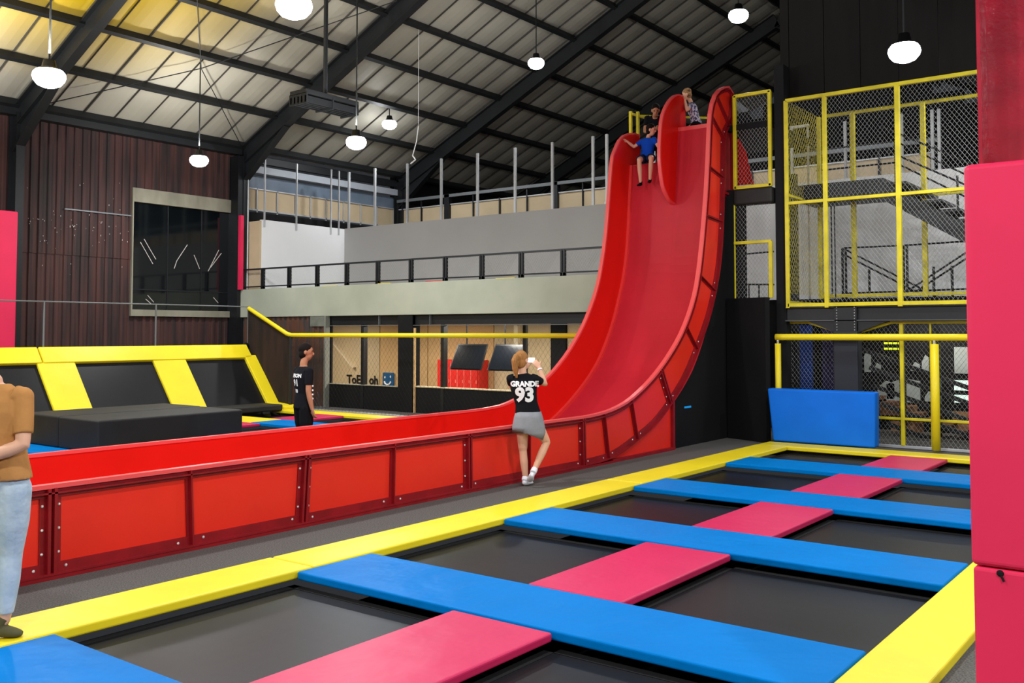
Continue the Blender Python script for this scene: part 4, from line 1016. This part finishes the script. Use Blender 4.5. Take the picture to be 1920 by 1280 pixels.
# ------------------------------------------------------------ lamps
names = ['at top left, nearest of the lamps in the picture', 'low in front of the rusty wall, hung from the rod node', 'cut by the top edge, left of centre', 'above the balcony corner, the lower of two close together', 'small one just right of the balcony corner lamp', 'in the middle, above the row of studs', 'above the slide tower', 'at top right over the yellow mesh']
def lamp(x, y, z, d, up, label):
    t = thing('pendant_lamp', label, 'lamp', (x, y, z), 'round high-bay lamps under the roof')
    r = d / 2; m = MB(); prof = [(0, -.15 * d / .42), (.35, -.142 * d / .42), (.7, -.11 * d / .42), (.92, -.055), (1.0, .0), (.95, .05), (.8, .09)]
    vs = []; n = 20
    for q, zz in prof: vs += [(x + r * q * math.cos(2 * PI * k / n), y + r * q * math.sin(2 * PI * k / n), z + zz) for k in range(n)]
    fs = [tuple(range(n))] + [(i * n + k, i * n + (k + 1) % n, (i + 1) * n + (k + 1) % n, (i + 1) * n + k) for i in range(len(prof) - 1) for k in range(n)]
    m.add(vs, fs); o = m.build('diffuser', M_LAMP, t, smooth=True)
    h = MB(); prof = [(.82, .085), (.7, .11), (.45, .14), (.35, .24), (.0, .25)]; vs = []
    for q, zz in prof: vs += [(x + r * q * math.cos(2 * PI * k / n), y + r * q * math.sin(2 * PI * k / n), z + zz) for k in range(n)]
    fs = [tuple(range(n))] + [(i * n + k, i * n + (k + 1) % n, (i + 1) * n + (k + 1) % n, (i + 1) * n + k) for i in range(len(prof) - 1) for k in range(n)]
    h.add(vs, fs); h.build('housing', M_PLAST, t, smooth=True)
    zr = roof_z(y) - .02 if y > .6 else 6.7
    MB().tube([(x, y, z + .2), (x, y, zr)], .014, 6).build('rod', M_DKSTEEL, t)
    l = bpy.data.lights.new('lamp_light', 'AREA'); l.shape = 'DISK'; l.size = d; l.energy = LAMP_W; l.color = (.95, .975, 1.0)
    lo = bpy.data.objects.new('lamp_light', l); COL.objects.link(lo); lo.parent = t; lo.location = (0, 0, -.18 * d / .42)
    if up > 0:
        l = bpy.data.lights.new('lamp_side_light', 'POINT'); l.shadow_soft_size = .08; l.energy = LAMP_UP * up; l.color = (.97, .98, 1.0)
        lo = bpy.data.objects.new('lamp_side_light', l); COL.objects.link(lo); lo.parent = t; lo.location = (0, 0, -.25)
        if y > 8 and z < 5.8 and x < 14:
            l = bpy.data.lights.new('roof_fill_light', 'AREA'); l.shape = 'DISK'; l.size = d * .8; l.energy = ROOF_FILL * up * (1 if x < 12 else .35); l.color = (1, .98, .92)
            lo = bpy.data.objects.new('roof_fill_light', l); COL.objects.link(lo); lo.parent = t; lo.location = (0, 0, .34); lo.rotation_euler = (PI, 0, 0)
for k, (x, y, z, d, up) in enumerate(LAMPS):
    lamp(x, y, z, d, up, 'round white high-bay lamp %s' % names[k] if k < len(names) else 'unseen round white high-bay lamp outside the picture')

# ------------------------------------------------------------ people
M_SKIN = mat('skin_light', (214, 164, 134), .55, .3)
M_SKIN2 = mat('skin_tan', (176, 122, 90), .55, .3)
M_TAN = mat('tan_cotton', (186, 132, 76), .9, .1, var=.12, vscale=9, bump=.5, bscale=9, bdist=.02)
M_JEAN = mat('pale_jeans', (190, 204, 212), .9, .1, rgb2=(166, 186, 200), vscale=7, bump=.6, bscale=11, bdist=.02)
M_BTEE = mat('black_cotton', (22, 23, 27), .9, .1, bump=.3, bscale=10, bdist=.015)
M_BTROU = mat('black_trousers', (20, 20, 22), .9, .1, bump=.3, bscale=10, bdist=.015)
M_GSKIRT = mat('grey_jersey', (140, 142, 146), .9, .1, var=.1, vscale=12, bump=.4, bscale=12, bdist=.015)
M_BLUET = mat('blue_tee', (18, 74, 190), .85, .1, bump=.3, bscale=12, bdist=.015)
M_NAVY = mat('navy_shorts', (24, 34, 66), .9, .1)
M_HAIRB = mat('dark_hair', (26, 20, 18), .85, .1)
M_HAIRG = mat('blond_hair', (176, 124, 70), .75, .2, rgb2=(140, 92, 48), vscale=30, stretch=(3, 3, .4))
M_HAIRR = mat('brown_hair', (96, 56, 36), .6, .4)
M_OLIVE = mat('olive_shoe', (84, 80, 52), .8, .2)
M_SHOEW = mat('white_shoe', (222, 224, 228), .7, .2)
M_SOLE = mat('navy_sole', (44, 52, 74), .7, .2)
M_SOCK = mat('black_sock', (18, 18, 20), .9, .1)
M_PATT = mat('patterned_tee', (196, 200, 214), .85, .1, rgb2=(70, 74, 108), vscale=26, thr=(.47, .55))
M_GTEE = mat('grey_tee', (118, 120, 124), .9, .1)
M_EYE = mat('eye_dark', (30, 22, 18), .3, .5)
M_LIP = mat('lip', (160, 90, 84), .5, .3)
V = Vector
def person(label, j, s, face, parts, vox=.009, bw=1.0, child=False, cat='person'):
    """j: world joints; s: scale against a 1.7 m adult; face: direction the head looks"""
    J = {k: V(v) for k, v in j.items()}
    root = thing('person', label, cat, (J['pelvis'].x, J['pelvis'].y, min(v.z for v in J.values()) - .0))
    side = (J['sr'] - J['sl']).normalized(); hside = (J['hr'] - J['hl']).normalized()
    up = (J['neck'] - J['pelvis']).normalized()
    front = up.cross(side).normalized() * 1.0      # right x ... gives forward when side points to the person's right
    front = side.cross(up) * -1
    def torso(inf, top=True, bottom=True, w=1.0):
        r = []
        pel, wa, ch, nk = J['pelvis'], J['waist'], J['chest'], J['neck']
        sh = (J['sr'] + J['sl']) / 2
        hw = (J['sr'] - J['sl']).length / 2
        if bottom: r += [(pel - up * .07 * s, .12 * s * w + inf, .085 * s + inf), (pel, .158 * s * w + inf, .105 * s + inf)]
        r += [(wa, .128 * s * w + inf, .09 * s + inf), ((wa + ch) / 2, .14 * s * w + inf, .10 * s + inf), (ch, .158 * s * w + inf, .108 * s + inf), ((ch + sh) / 2 + up * .02 * s, hw * .98 + inf * .5, .098 * s + inf)]
        if top: r += [(sh + up * .035 * s, hw * .72 + inf * .5, .065 * s + inf), (sh + up * .065 * s, .055 * s + inf, .055 * s + inf)]
        return r
    # head frame
    f = V(face).normalized(); hu = (J['head'] - J['neck']).normalized(); hu = (hu * .5 + V((0, 0, 1)) * .5).normalized()
    hs = f.cross(hu).normalized(); f2 = hu.cross(hs).normalized(); k = s if not child else s * 1.18
    hc = J['head']
    b = MB()
    b.loft(torso(0), side)
    b.tube([J['neck'] - up * .06 * s, J['neck'] + up * .0, hc - hu * .04 * k], [.056 * s, .052 * s, .05 * s], 12)
    b.ellipsoid(hc + hu * .02 * k, (.073 * k, .092 * k, .098 * k), (hs, f2, hu))
    b.ellipsoid(hc - hu * .045 * k + f2 * .028 * k, (.052 * k, .06 * k, .068 * k), (hs, f2, hu))
    b.ellipsoid(hc - hu * .012 * k + f2 * .098 * k, (.012 * k, .02 * k, .024 * k), (hs, f2, hu), 8, 6)
    for q in (-1, 1): b.ellipsoid(hc - hu * .005 * k + hs * q * .076 * k - f2 * .005 * k, (.01 * k, .02 * k, .032 * k), (hs, f2, hu), 8, 6)
    def limb(mb, A, Bp, C, r, inf=0, t0=0, t1=1):
        # A->Bp->C with radii r = (rA, rmid1, rB, rmid2, rC)
        P = [A, A.lerp(Bp, .35), Bp.lerp(A, .12), Bp, Bp.lerp(C, .12), Bp.lerp(C, .4), C]
        R = [r[0], r[1], (r[1] + r[2]) / 2 * .95, r[2], r[2] * .98, r[3], r[4]]
        n = 12; mb.tube(P, [x + inf for x in R], n)
        mb.ellipsoid(A, (R[0] + inf,) * 3, n=10, m=7); mb.ellipsoid(C, (R[-1] + inf,) * 3, n=10, m=7)
    AR = tuple(x * s * bw for x in (.05, .048, .039, .04, .026)); LR = tuple(x * s * bw for x in (.092, .085, .056, .058, .037))
    for a, e, wv in (('sr', 'er', 'wr'), ('sl', 'el', 'wl')):
        limb(b, J[a], J[e], J[wv], AR)
    for a, e, wv in (('hr', 'kr', 'ar'), ('hl', 'kl', 'al')):
        limb(b, J[a], J[e], J[wv], LR)
    # hands: palm, four curled fingers, side thumb
    for e, wv, hd, q in (('er', 'wr', 'hand_r', 1), ('el', 'wl', 'hand_l', -1)):
        W = J[wv]; d = (V(j[hd]) - W).normalized() if hd in j else (W - J[e]).normalized()
        nrm = front if abs(front.dot(d)) < .9 else up
        nrm = V(parts.get('palm', nrm)) if 'palm' in parts else nrm
        sdv = d.cross(nrm).normalized(); nr = sdv.cross(d).normalized()
        pc = W + d * .05 * s
        b.loft([(W - d * .01 * s, .024 * s, .02 * s), (W + d * .02 * s, .034 * s, .017 * s), (W + d * .06 * s, .041 * s, .016 * s), (W + d * .09 * s, .038 * s, .012 * s)], sdv, 10)
        for fi, (o, ln) in enumerate(((-.03, .062), (-.01, .074), (.01, .07), (.029, .054))):
            st = W + d * .082 * s + sdv * o * s
            k1 = st + d * ln * .45 * s + nr * .008 * s; k2 = k1 + (d * .6 + nr * .7).normalized() * ln * .35 * s; k3 = k2 + (d * .1 + nr).normalized() * ln * .25 * s
            b.tube([st, k1, k2, k3], [.0095 * s, .009 * s, .008 * s, .0065 * s], 7)
        st = W + d * .03 * s - sdv * .03 * s * q
        b.tube([st, st + (d * .6 - sdv * .7 * q).normalized() * .035 * s, st + (d * .75 - sdv * .5 * q + nr * .4).normalized() * .07 * s], [.0125 * s, .0105 * s, .008 * s], 7)
    body = b.build('body', parts['skin'], root, remesh=vox * .8, sm_it=2)
    # face
    for q in (-1, 1):
        MB().ellipsoid(hc + hu * .018 * k + hs * q * .031 * k + f2 * .083 * k, (.012 * k, .008 * k, .007 * k), (hs, f2, hu), 8, 6).build('eye', M_EYE, root, smooth=True)
        MB().ellipsoid(hc + hu * .036 * k + hs * q * .031 * k + f2 * .086 * k, (.017 * k, .006 * k, .004 * k), (hs, f2, hu), 8, 6).build('eyebrow', parts['hair'], root, smooth=True)
    MB().ellipsoid(hc - hu * .052 * k + f2 * .088 * k, (.022 * k, .006 * k, .007 * k), (hs, f2, hu), 8, 6).build('mouth', M_LIP, root, smooth=True)
    # hair
    h = MB(); h.ellipsoid(hc + hu * .045 * k - f2 * .018 * k, (.081 * k, .098 * k, .09 * k), (hs, f2, hu)); h.ellipsoid(hc - hu * .02 * k - f2 * .035 * k, (.074 * k, .068 * k, .085 * k), (hs, f2, hu))
    for fn in parts.get('hair_extra', []): fn(h, hc, hs, f2, hu, k)
    h.build('hair', parts['hair'], root, remesh=vox, sm_it=2)
    # top
    if parts.get('top'):
        m = MB(); R = torso(.014 * s, w=parts.get('tw', 1.05)); z_lo = parts.get('hem', 0)
        pel = J['pelvis']
        rr = [(pel + up * z_lo * s, .160 * s * parts.get('tw', 1.05) + .02 * s, .112 * s + .02 * s)] + R[2:]
        m.loft(rr, side)
        for a, e in (('sr', 'er'), ('sl', 'el')):
            t = parts.get('sleeve', .62); A = J[a]; E = J[e]
            m.tube([A.lerp((J['sr'] + J['sl']) / 2, .25), A, A.lerp(E, t * .5), A.lerp(E, t)], [(.062 + .008) * s, .060 * s * bw, .058 * s * bw, .055 * s * bw], 12)
            m.ellipsoid(A, (.060 * s * bw,) * 3, n=10, m=7)
        top = m.build('shirt', parts['top'], root, remesh=vox, sm_it=3)
    else: top = None
    # legs
    if parts.get('legs'):
        m = MB(); t = parts.get('leg_len', 1.9); pel = J['pelvis']
        m.loft([(pel - up * .09 * s, .10 * s, .09 * s), (pel - up * .02 * s, .168 * s, .115 * s), (pel + up * .10 * s, .142 * s, .105 * s)], hside)
        for a, e, wv in (('hr', 'kr', 'ar'), ('hl', 'kl', 'al')):
            A, E, W = J[a], J[e], J[wv]; lf = parts.get('loose', .012) * s
            if t > 1: m.tube([A, A.lerp(E, .5), E, E.lerp(W, .4), E.lerp(W, t - 1)], [LR[0] + lf, LR[1] + lf, LR[2] + lf, LR[3] + lf, LR[4] + lf * 1.6], 12)
            else: m.tube([A, A.lerp(E, .5 * t), A.lerp(E, t)], [LR[0] + lf, LR[1] + lf * 1.4, (LR[1] + LR[2]) / 2 + lf * 2], 12)
            m.ellipsoid(A, (LR[0] + lf,) * 3, n=10, m=7)
        m.build(parts.get('legs_name', 'trousers'), parts['legs'], root, remesh=vox, sm_it=3)
    # shoes
    for a, tn, kn in (('ar', 'tr', 'kr'), ('al', 'tl', 'kl')):
        A, T = J[a], J[tn]; d = (T - A); shin = (A - J[kn]).normalized(); d = (d - shin * d.dot(shin) * .9).normalized() if parts.get('pointfoot') is None else d.normalized()
        sv = d.cross(V((0, 0, 1)));  sv = sv.normalized() if sv.length > .1 else hside
        heel = A - d * .05 * s + (T - A).project(shin) * .75
        toe = T
        m = MB(); m.loft([(heel - d * .01 * s, .022 * s, .02 * s), (heel + d * .02 * s, .036 * s, .036 * s), (heel.lerp(toe, .4), .038 * s, .036 * s), (heel.lerp(toe, .75), .046 * s, .028 * s), (toe, .04 * s, .02 * s), (toe + d * .02 * s, .02 * s, .012 * s)], sv, 12)
        m.tube([A + (J[kn] - A).normalized() * .02 * s, A.lerp(heel, .6)], [.042 * s, .042 * s], 10)
        m.build('shoe', parts.get('shoe', M_OLIVE), root, remesh=vox * .9, sm_it=2)
    return root, top, J, side, up, front

def print_on(top, s, size, M, mt, root, bold=.006, name='print', d=.12):
    """lettering wrapped onto a garment: every vertex is carried along the view normal onto the cloth"""
    me = text_mesh(s, size, bold, 0.0)
    bm = bmesh.new(); bm.from_mesh(me)
    bmesh.ops.triangulate(bm, faces=bm.faces)
    for _ in range(3):
        es = [e for e in bm.edges if e.calc_length() > .02]
        if es: bmesh.ops.subdivide_edges(bm, edges=es, cuts=1)
        bmesh.ops.triangulate(bm, faces=[f for f in bm.faces if len(f.verts) > 4])
    off = world_loc(root); tm = top.data
    tree = BVHTree.FromPolygons([v.co + off for v in tm.vertices], [tuple(p.vertices) for p in tm.polygons])
    n = (M.to_3x3() @ V((0, 0, 1))).normalized()
    for v in bm.verts:
        p = M @ v.co
        hit = tree.ray_cast(p + n * d, -n)
        v.co = (hit[0] + n * .005 if hit[0] is not None else p) - off
    nm = bpy.data.meshes.new(name); bm.to_mesh(nm); bm.free(); nm.materials.append(mt)
    o = bpy.data.objects.new(name, nm); COL.objects.link(o); o.parent = root; return o

FW = V((math.cos(YAW), math.sin(YAW), 0)); RT = V((math.sin(YAW), -math.cos(YAW), 0))   # a horizontal frame for posing: away and to the right
def loc(Bp, d):   # joints as (right, away, up) around a foot point
    Bp = V(Bp); return {k: Bp + RT * v[0] + FW * v[1] + V((0, 0, v[2])) for k, v in d.items()}

# man at the left edge, back to the camera, hands clasped behind him
def twist(root_dir, w): return root_dir
j = loc((2.595, 5.67, .065), dict(head=(-.15, .0, 1.60), neck=(-.045, 0, 1.45), sr=(.135, -.01, 1.365), sl=(-.17, .01, 1.375), er=(.175, -.08, 1.10), wr=(.0, -.165, 1.03), el=(-.22, -.06, 1.10), wl=(-.06, -.18, 1.0),
     chest=(-.02, 0, 1.27), waist=(.0, 0, 1.07), pelvis=(.0, 0, .90), hr=(.085, 0, .84), kr=(.068, .02, .47), ar=(.045, 0, .10), tr=(.125, .02, .02), hl=(-.085, 0, .84), kl=(-.10, .02, .47), al=(-.11, 0, .10), tl=(-.14, .14, .02),
     hand_r=(-.11, -.19, 1.0), hand_l=(.04, -.20, 1.0)))
root, top, J, sd, up, fr = person('person in tan polo and pale jeans at the left edge, hands clasped behind', j, 1.02, RT * .6 + FW * .8,
     dict(skin=M_SKIN, hair=M_HAIRB, top=M_TAN, legs=M_JEAN, shoe=M_OLIVE, sleeve=.78, hem=.0, loose=.008, tw=1.04), vox=.008, bw=.98)
MB().tube([J['neck'] - up * .055 - FW * .0, J['neck'] - up * .02], [.075, .068], 14).build('collar', M_TAN, root, smooth=True)

# guy in black on the far court
j = loc((8.404, 9.862, 0), dict(head=(.025, .02, 1.535), neck=(-.005, 0, 1.385), sr=(.10, -.13, 1.29), sl=(-.11, .13, 1.29), er=(.10, -.17, 1.03), wr=(.15, -.17, .80), el=(-.1, .18, 1.03), wl=(-.02, .22, .82),
     chest=(-.01, 0, 1.2), waist=(0, 0, 1.0), pelvis=(0, 0, .86), hr=(.05, -.07, .80), kr=(.06, -.08, .44), ar=(.04, -.1, .09), tr=(.17, -.06, .02), hl=(-.05, .07, .80), kl=(-.03, .08, .44), al=(-.05, .1, .09), tl=(.07, .16, .02), hand_r=(.17, -.17, .72), hand_l=(.0, .23, .74)))
root, top, J, sd, up, fr = person('person in black tee with white back lettering, standing beyond the slide and looking right', j, .95, RT * .95 + FW * .1,
     dict(skin=M_SKIN2, hair=M_HAIRB, top=M_BTEE, legs=M_BTROU, shoe=M_BTROU, sleeve=.7, hem=-.06), vox=.009)
bk = -(RT * .7 + FW * .7).normalized(); rr = -bk.cross(V((0, 0, 1)))     # direction the back faces; reading direction
rr = V((0, 0, 1)).cross(bk).normalized()
print_on(top, 'UPSON', .066, MF(J['chest'] + V((0, 0, .03)) + bk * .1, rr, (0, 0, 1)), M_WHITE, root, .003)
print_on(top, '91', .12, MF(J['chest'] + V((0, 0, -.065)) + bk * .1, rr, (0, 0, 1)), M_WHITE, root, .005)
print_on(top, '18', .06, MF(J['chest'] + V((0, 0, -.17)) + bk * .1, rr, (0, 0, 1)), M_WHITE, root, .004)
m = MB()
for k in range(4): m.ellipsoid(J['er'] + V((0, 0, .07 - .055 * k)) + RT * .055, (.012, .012, .014), n=6, m=4)
m.build('sleeve_trim', M_WHITE, root)
MB().tube([J['wl'] - V((0, 0, .0)), J['wl'] + V((.004, 0, -.03))], .03, 10).build('bracelet', M_YEL, root)

# ponytailed person photographing, leaning against the slide
def pony(h, hc, hs, f2, hu, k):
    a = hc - f2 * .085 * k + hu * .055 * k
    h.tube([a, a - f2 * .04 + V((0, 0, .005)), a - f2 * .055 - V((0, 0, .05)) - RT * .012, a - f2 * .04 - V((0, 0, .15)) - RT * .012, a - f2 * .035 - V((0, 0, .26)) + RT * .004], [.022, .034, .04, .036, .012], 10)
j = loc((9.10, 6.68, 0), dict(head=(-.075, .02, 1.465), neck=(-.07, .0, 1.325), sr=(.085, 0, 1.255), sl=(-.215, 0, 1.255), er=(.20, .10, 1.185), wr=(.135, .21, 1.375), el=(-.2, .22, 1.15), wl=(-.05, .30, 1.36),
     chest=(-.055, 0, 1.15), waist=(-.025, 0, .97), pelvis=(0, 0, .80), hr=(.085, 0, .74), kr=(.215, .04, .50), ar=(.065, -.12, .20), tr=(.015, -.10, .075), hl=(-.075, 0, .74), kl=(-.065, .02, .41), al=(-.035, 0, .085), tl=(.03, .10, .025), hand_r=(.07, .26, 1.46), hand_l=(.01, .31, 1.44)))
root, top, J, sd, up, fr = person('person with blond ponytail, black jersey and grey skirt, photographing beside the slide', j, .93, FW * .8 + RT * .55 + V((0, 0, .2)),
     dict(skin=M_SKIN, hair=M_HAIRG, top=M_BTEE, shoe=M_SHOEW, sleeve=.6, hem=-.04, hair_extra=[pony], tw=1.0), vox=.008, bw=.9)
m = MB(); pe = J['pelvis']
m.loft([(pe + V((0, 0, .07)), .150, .115), (pe, .172, .13), (pe - V((0, 0, .10)), .192, .14), (pe - V((0, 0, .175)) + RT * .006, .198, .15), (pe - V((0, 0, .19)), .19, .142)], RT, 28)
m.build('skirt', M_GSKIRT, root, smooth=True)
rr = RT
print_on(top, 'GRANDE', .082, MF(J['chest'] + V((0, 0, .045)) + RT * .008 - FW * .1, rr, (0, 0, 1)), M_WHITE, root, .005)
print_on(top, '93', .225, MF(J['chest'] + V((0, 0, -.085)) + RT * .01 - FW * .1, rr, (0, 0, 1)), M_WHITE, root, .010)
MB().tube([J['wr'] - (J['wr'] - J['er']).normalized() * .035, J['wr'] - (J['wr'] - J['er']).normalized() * .015], .031, 12).build('wristband', M_WHITE, root)
m = MB(); a = J['ar']; 
c0 = loc((9.10, 6.68, 0), dict(a=(.035, .30, 1.465)))['a']
t = thing('phone', 'white phone held up by the person with the ponytail', 'phone', tuple(c0))
m = MB(); m.beam(c0 - RT * .042, c0 + RT * .05, .012, .062, (0, 0, 1)); m.build('case', M_WHITE, t, bevel=.004)
m = MB(); m.beam(c0 - RT * .037 - FW * .007, c0 + RT * .045 - FW * .007, .002, .054, (0, 0, 1)); m.build('display', M_PHONE, t)

# boy in blue at the top of the left lane
j = loc((15.2, 8.3, 4.86), dict(head=(-.075, .02, .61), neck=(-.12, .06, .49), sr=(-.235, .13, .42), sl=(-.02, -.02, .43), er=(-.37, .16, .33), wr=(-.50, .13, .425), el=(.04, -.12, .27), wl=(.07, -.24, .36),
     chest=(-.125, .06, .36), waist=(-.135, .1, .22), pelvis=(-.14, .12, .11), hr=(-.20, .12, .10), kr=(-.315, -.14, .04), ar=(-.29, -.12, -.36), tr=(-.35, -.22, -.44), hl=(-.08, .05, .10), kl=(-.105, -.2, .06), al=(-.125, -.16, -.32), tl=(-.16, -.27, -.39), hand_r=(-.56, .1, .44), hand_l=(.09, -.3, .42)))
root, top, J, sd, up, fr = person('child in blue tee and navy shorts sitting atop the left lane', j, .76, RT * .9 - FW * .4,
     dict(skin=M_SKIN, hair=M_HAIRB, top=M_BLUET, legs=M_NAVY, legs_name='shorts', leg_len=.72, shoe=M_SOCK, sleeve=.6, hem=.03, loose=.02, pointfoot=1), vox=.009, child=True)

# adult behind the boy
j = loc((15.86, 8.62, 4.72), dict(head=(-.06, -.22, 1.22), neck=(-.05, -.08, 1.16), sr=(-.19, .0, 1.12), sl=(.14, 0, 1.12), er=(-.24, -.1, .85), wr=(-.08, -.28, .85), el=(.18, -.12, .88), wl=(.1, -.28, 1.02),
     chest=(-.03, .05, 1.02), waist=(-.03, .13, .85), pelvis=(-.03, .2, .72), hr=(-.12, .2, .68), kr=(-.13, .02, .4), ar=(-.13, .2, .09), tr=(-.16, .05, .03), hl=(.06, .2, .68), kl=(.08, .02, .4), al=(.08, .2, .09), tl=(.07, .05, .03), hand_r=(.0, -.3, .88), hand_l=(.06, -.32, 1.1)))
root, top, J, sd, up, fr = person('person in black tee stooping behind the child in blue on the slide tower', j, .97, -FW * .9 - RT * .1 - V((0, 0, .45)),
     dict(skin=M_SKIN2, hair=M_HAIRB, top=M_BTEE, legs=M_BTROU, shoe=M_BTROU), vox=.010)
c0 = J['hand_l'] - FW * .03 + V((0, 0, .02))
t = thing('phone', 'small phone held by the stooping person on the tower', 'phone', tuple(c0)); MB().beam(c0 - RT * .03, c0 + RT * .03, .01, .11, (0, 0, 1)).build('case', M_PLAST, t, bevel=.003)
c0 = c0 - FW * .008 + V((0, 0, .03)); MB().beam(c0 - RT * .012, c0 + RT * .012, .004, .03, (0, 0, 1)).build('flash', M_WHITE, t)

# blond child leaning on the divider
j = loc((15.62, 7.80, 5.39), dict(head=(-.07, .0, .735), neck=(-.0, .02, .62), sr=(-.03, .14, .54), sl=(.01, -.12, .52), er=(-.14, .12, .46), wr=(-.15, .06, .62), el=(-.1, -.16, .40), wl=(-.13, -.14, .60),
     chest=(.03, 0, .46), waist=(.07, 0, .32), pelvis=(.10, 0, .2), hr=(.1, .07, .17), kr=(-.06, .1, .09), ar=(.2, .1, .06), tr=(.3, .1, .03), hl=(.1, -.07, .17), kl=(-.06, -.1, .09), al=(.2, -.1, .06), tl=(.3, -.1, .03), hand_r=(-.17, .03, .70), hand_l=(-.16, -.14, .68)))
person('light-haired child in white patterned tee leaning on the divider at the slide top', j, .74, -RT * .9 + FW * .2,
     dict(skin=M_SKIN, hair=mat('light_hair', (168, 132, 92), .85, .1, rgb2=(90, 64, 44), vscale=18), top=M_PATT, legs=M_BTROU, shoe=M_SOCK, sleeve=.6, hem=-.05), vox=.009, child=True)
# stooping person in grey
j = loc((16.02, 7.05, 5.39), dict(head=(-.40, .12, .56), neck=(-.27, .1, .56), sr=(-.17, .25, .50), sl=(-.17, -.06, .50), er=(-.2, .3, .28), wr=(-.3, .25, .15), el=(-.2, -.1, .28), wl=(-.3, -.08, .15),
     chest=(-.09, .1, .52), waist=(.03, .1, .46), pelvis=(.12, .1, .36), hr=(.12, .18, .33), kr=(-.05, .2, .2), ar=(.1, .2, .08), tr=(.0, .2, .03), hl=(.12, .02, .33), kl=(-.05, 0, .2), al=(.1, 0, .08), tl=(0, 0, .03)))
person('person in a grey tee bending over behind the right wall of the slide top', j, .85, -RT * .9 - V((0, 0, .3)),
     dict(skin=M_SKIN2, hair=M_HAIRR, top=M_GTEE, legs=M_BTROU, shoe=M_BTROU, sleeve=.6), vox=.010)
# seated child behind the low wall
j = loc((17.2, 12.87, 0), dict(head=(0, 0, .56), neck=(0, 0, .43), sr=(.13, 0, .37), sl=(-.13, 0, .37), er=(.18, .05, .2), wr=(.12, .15, .12), el=(-.18, .05, .2), wl=(-.12, .15, .12),
     chest=(0, 0, .32), waist=(0, 0, .2), pelvis=(0, 0, .1), hr=(.07, 0, .08), kr=(.2, .2, .1), ar=(.05, .3, .05), tr=(.1, .38, .04), hl=(-.07, 0, .08), kl=(-.2, .2, .1), al=(-.05, .3, .05), tl=(-.1, .38, .04)))
person('dark-haired child sitting behind the low black wall, only the top of the head showing', j, .72, FW,
     dict(skin=M_SKIN2, hair=M_HAIRB, top=M_GTEE, legs=M_BTROU, shoe=M_BTROU), vox=.012, child=True)
# yellow posts at the back of the left deck
t = thing('tower_gate', 'yellow steel gate posts at the back of the left slide deck', 'gate', (15.9, 9.0, 4.72))
for xx, yy in ((15.75, 9.12), (15.85, 9.02)): B(xx, xx + .05, yy, yy + .05, 4.72, 6.03).build('post', M_YSTEEL, t)
m = MB(); m.beam((15.77, 9.12, 5.98), (16.9, 9.0, 5.98), .04, .04); m.beam((15.87, 9.05, 5.95), (16.9, 8.0, 5.95), .03, .04); m.build('rail', M_YSTEEL, t)
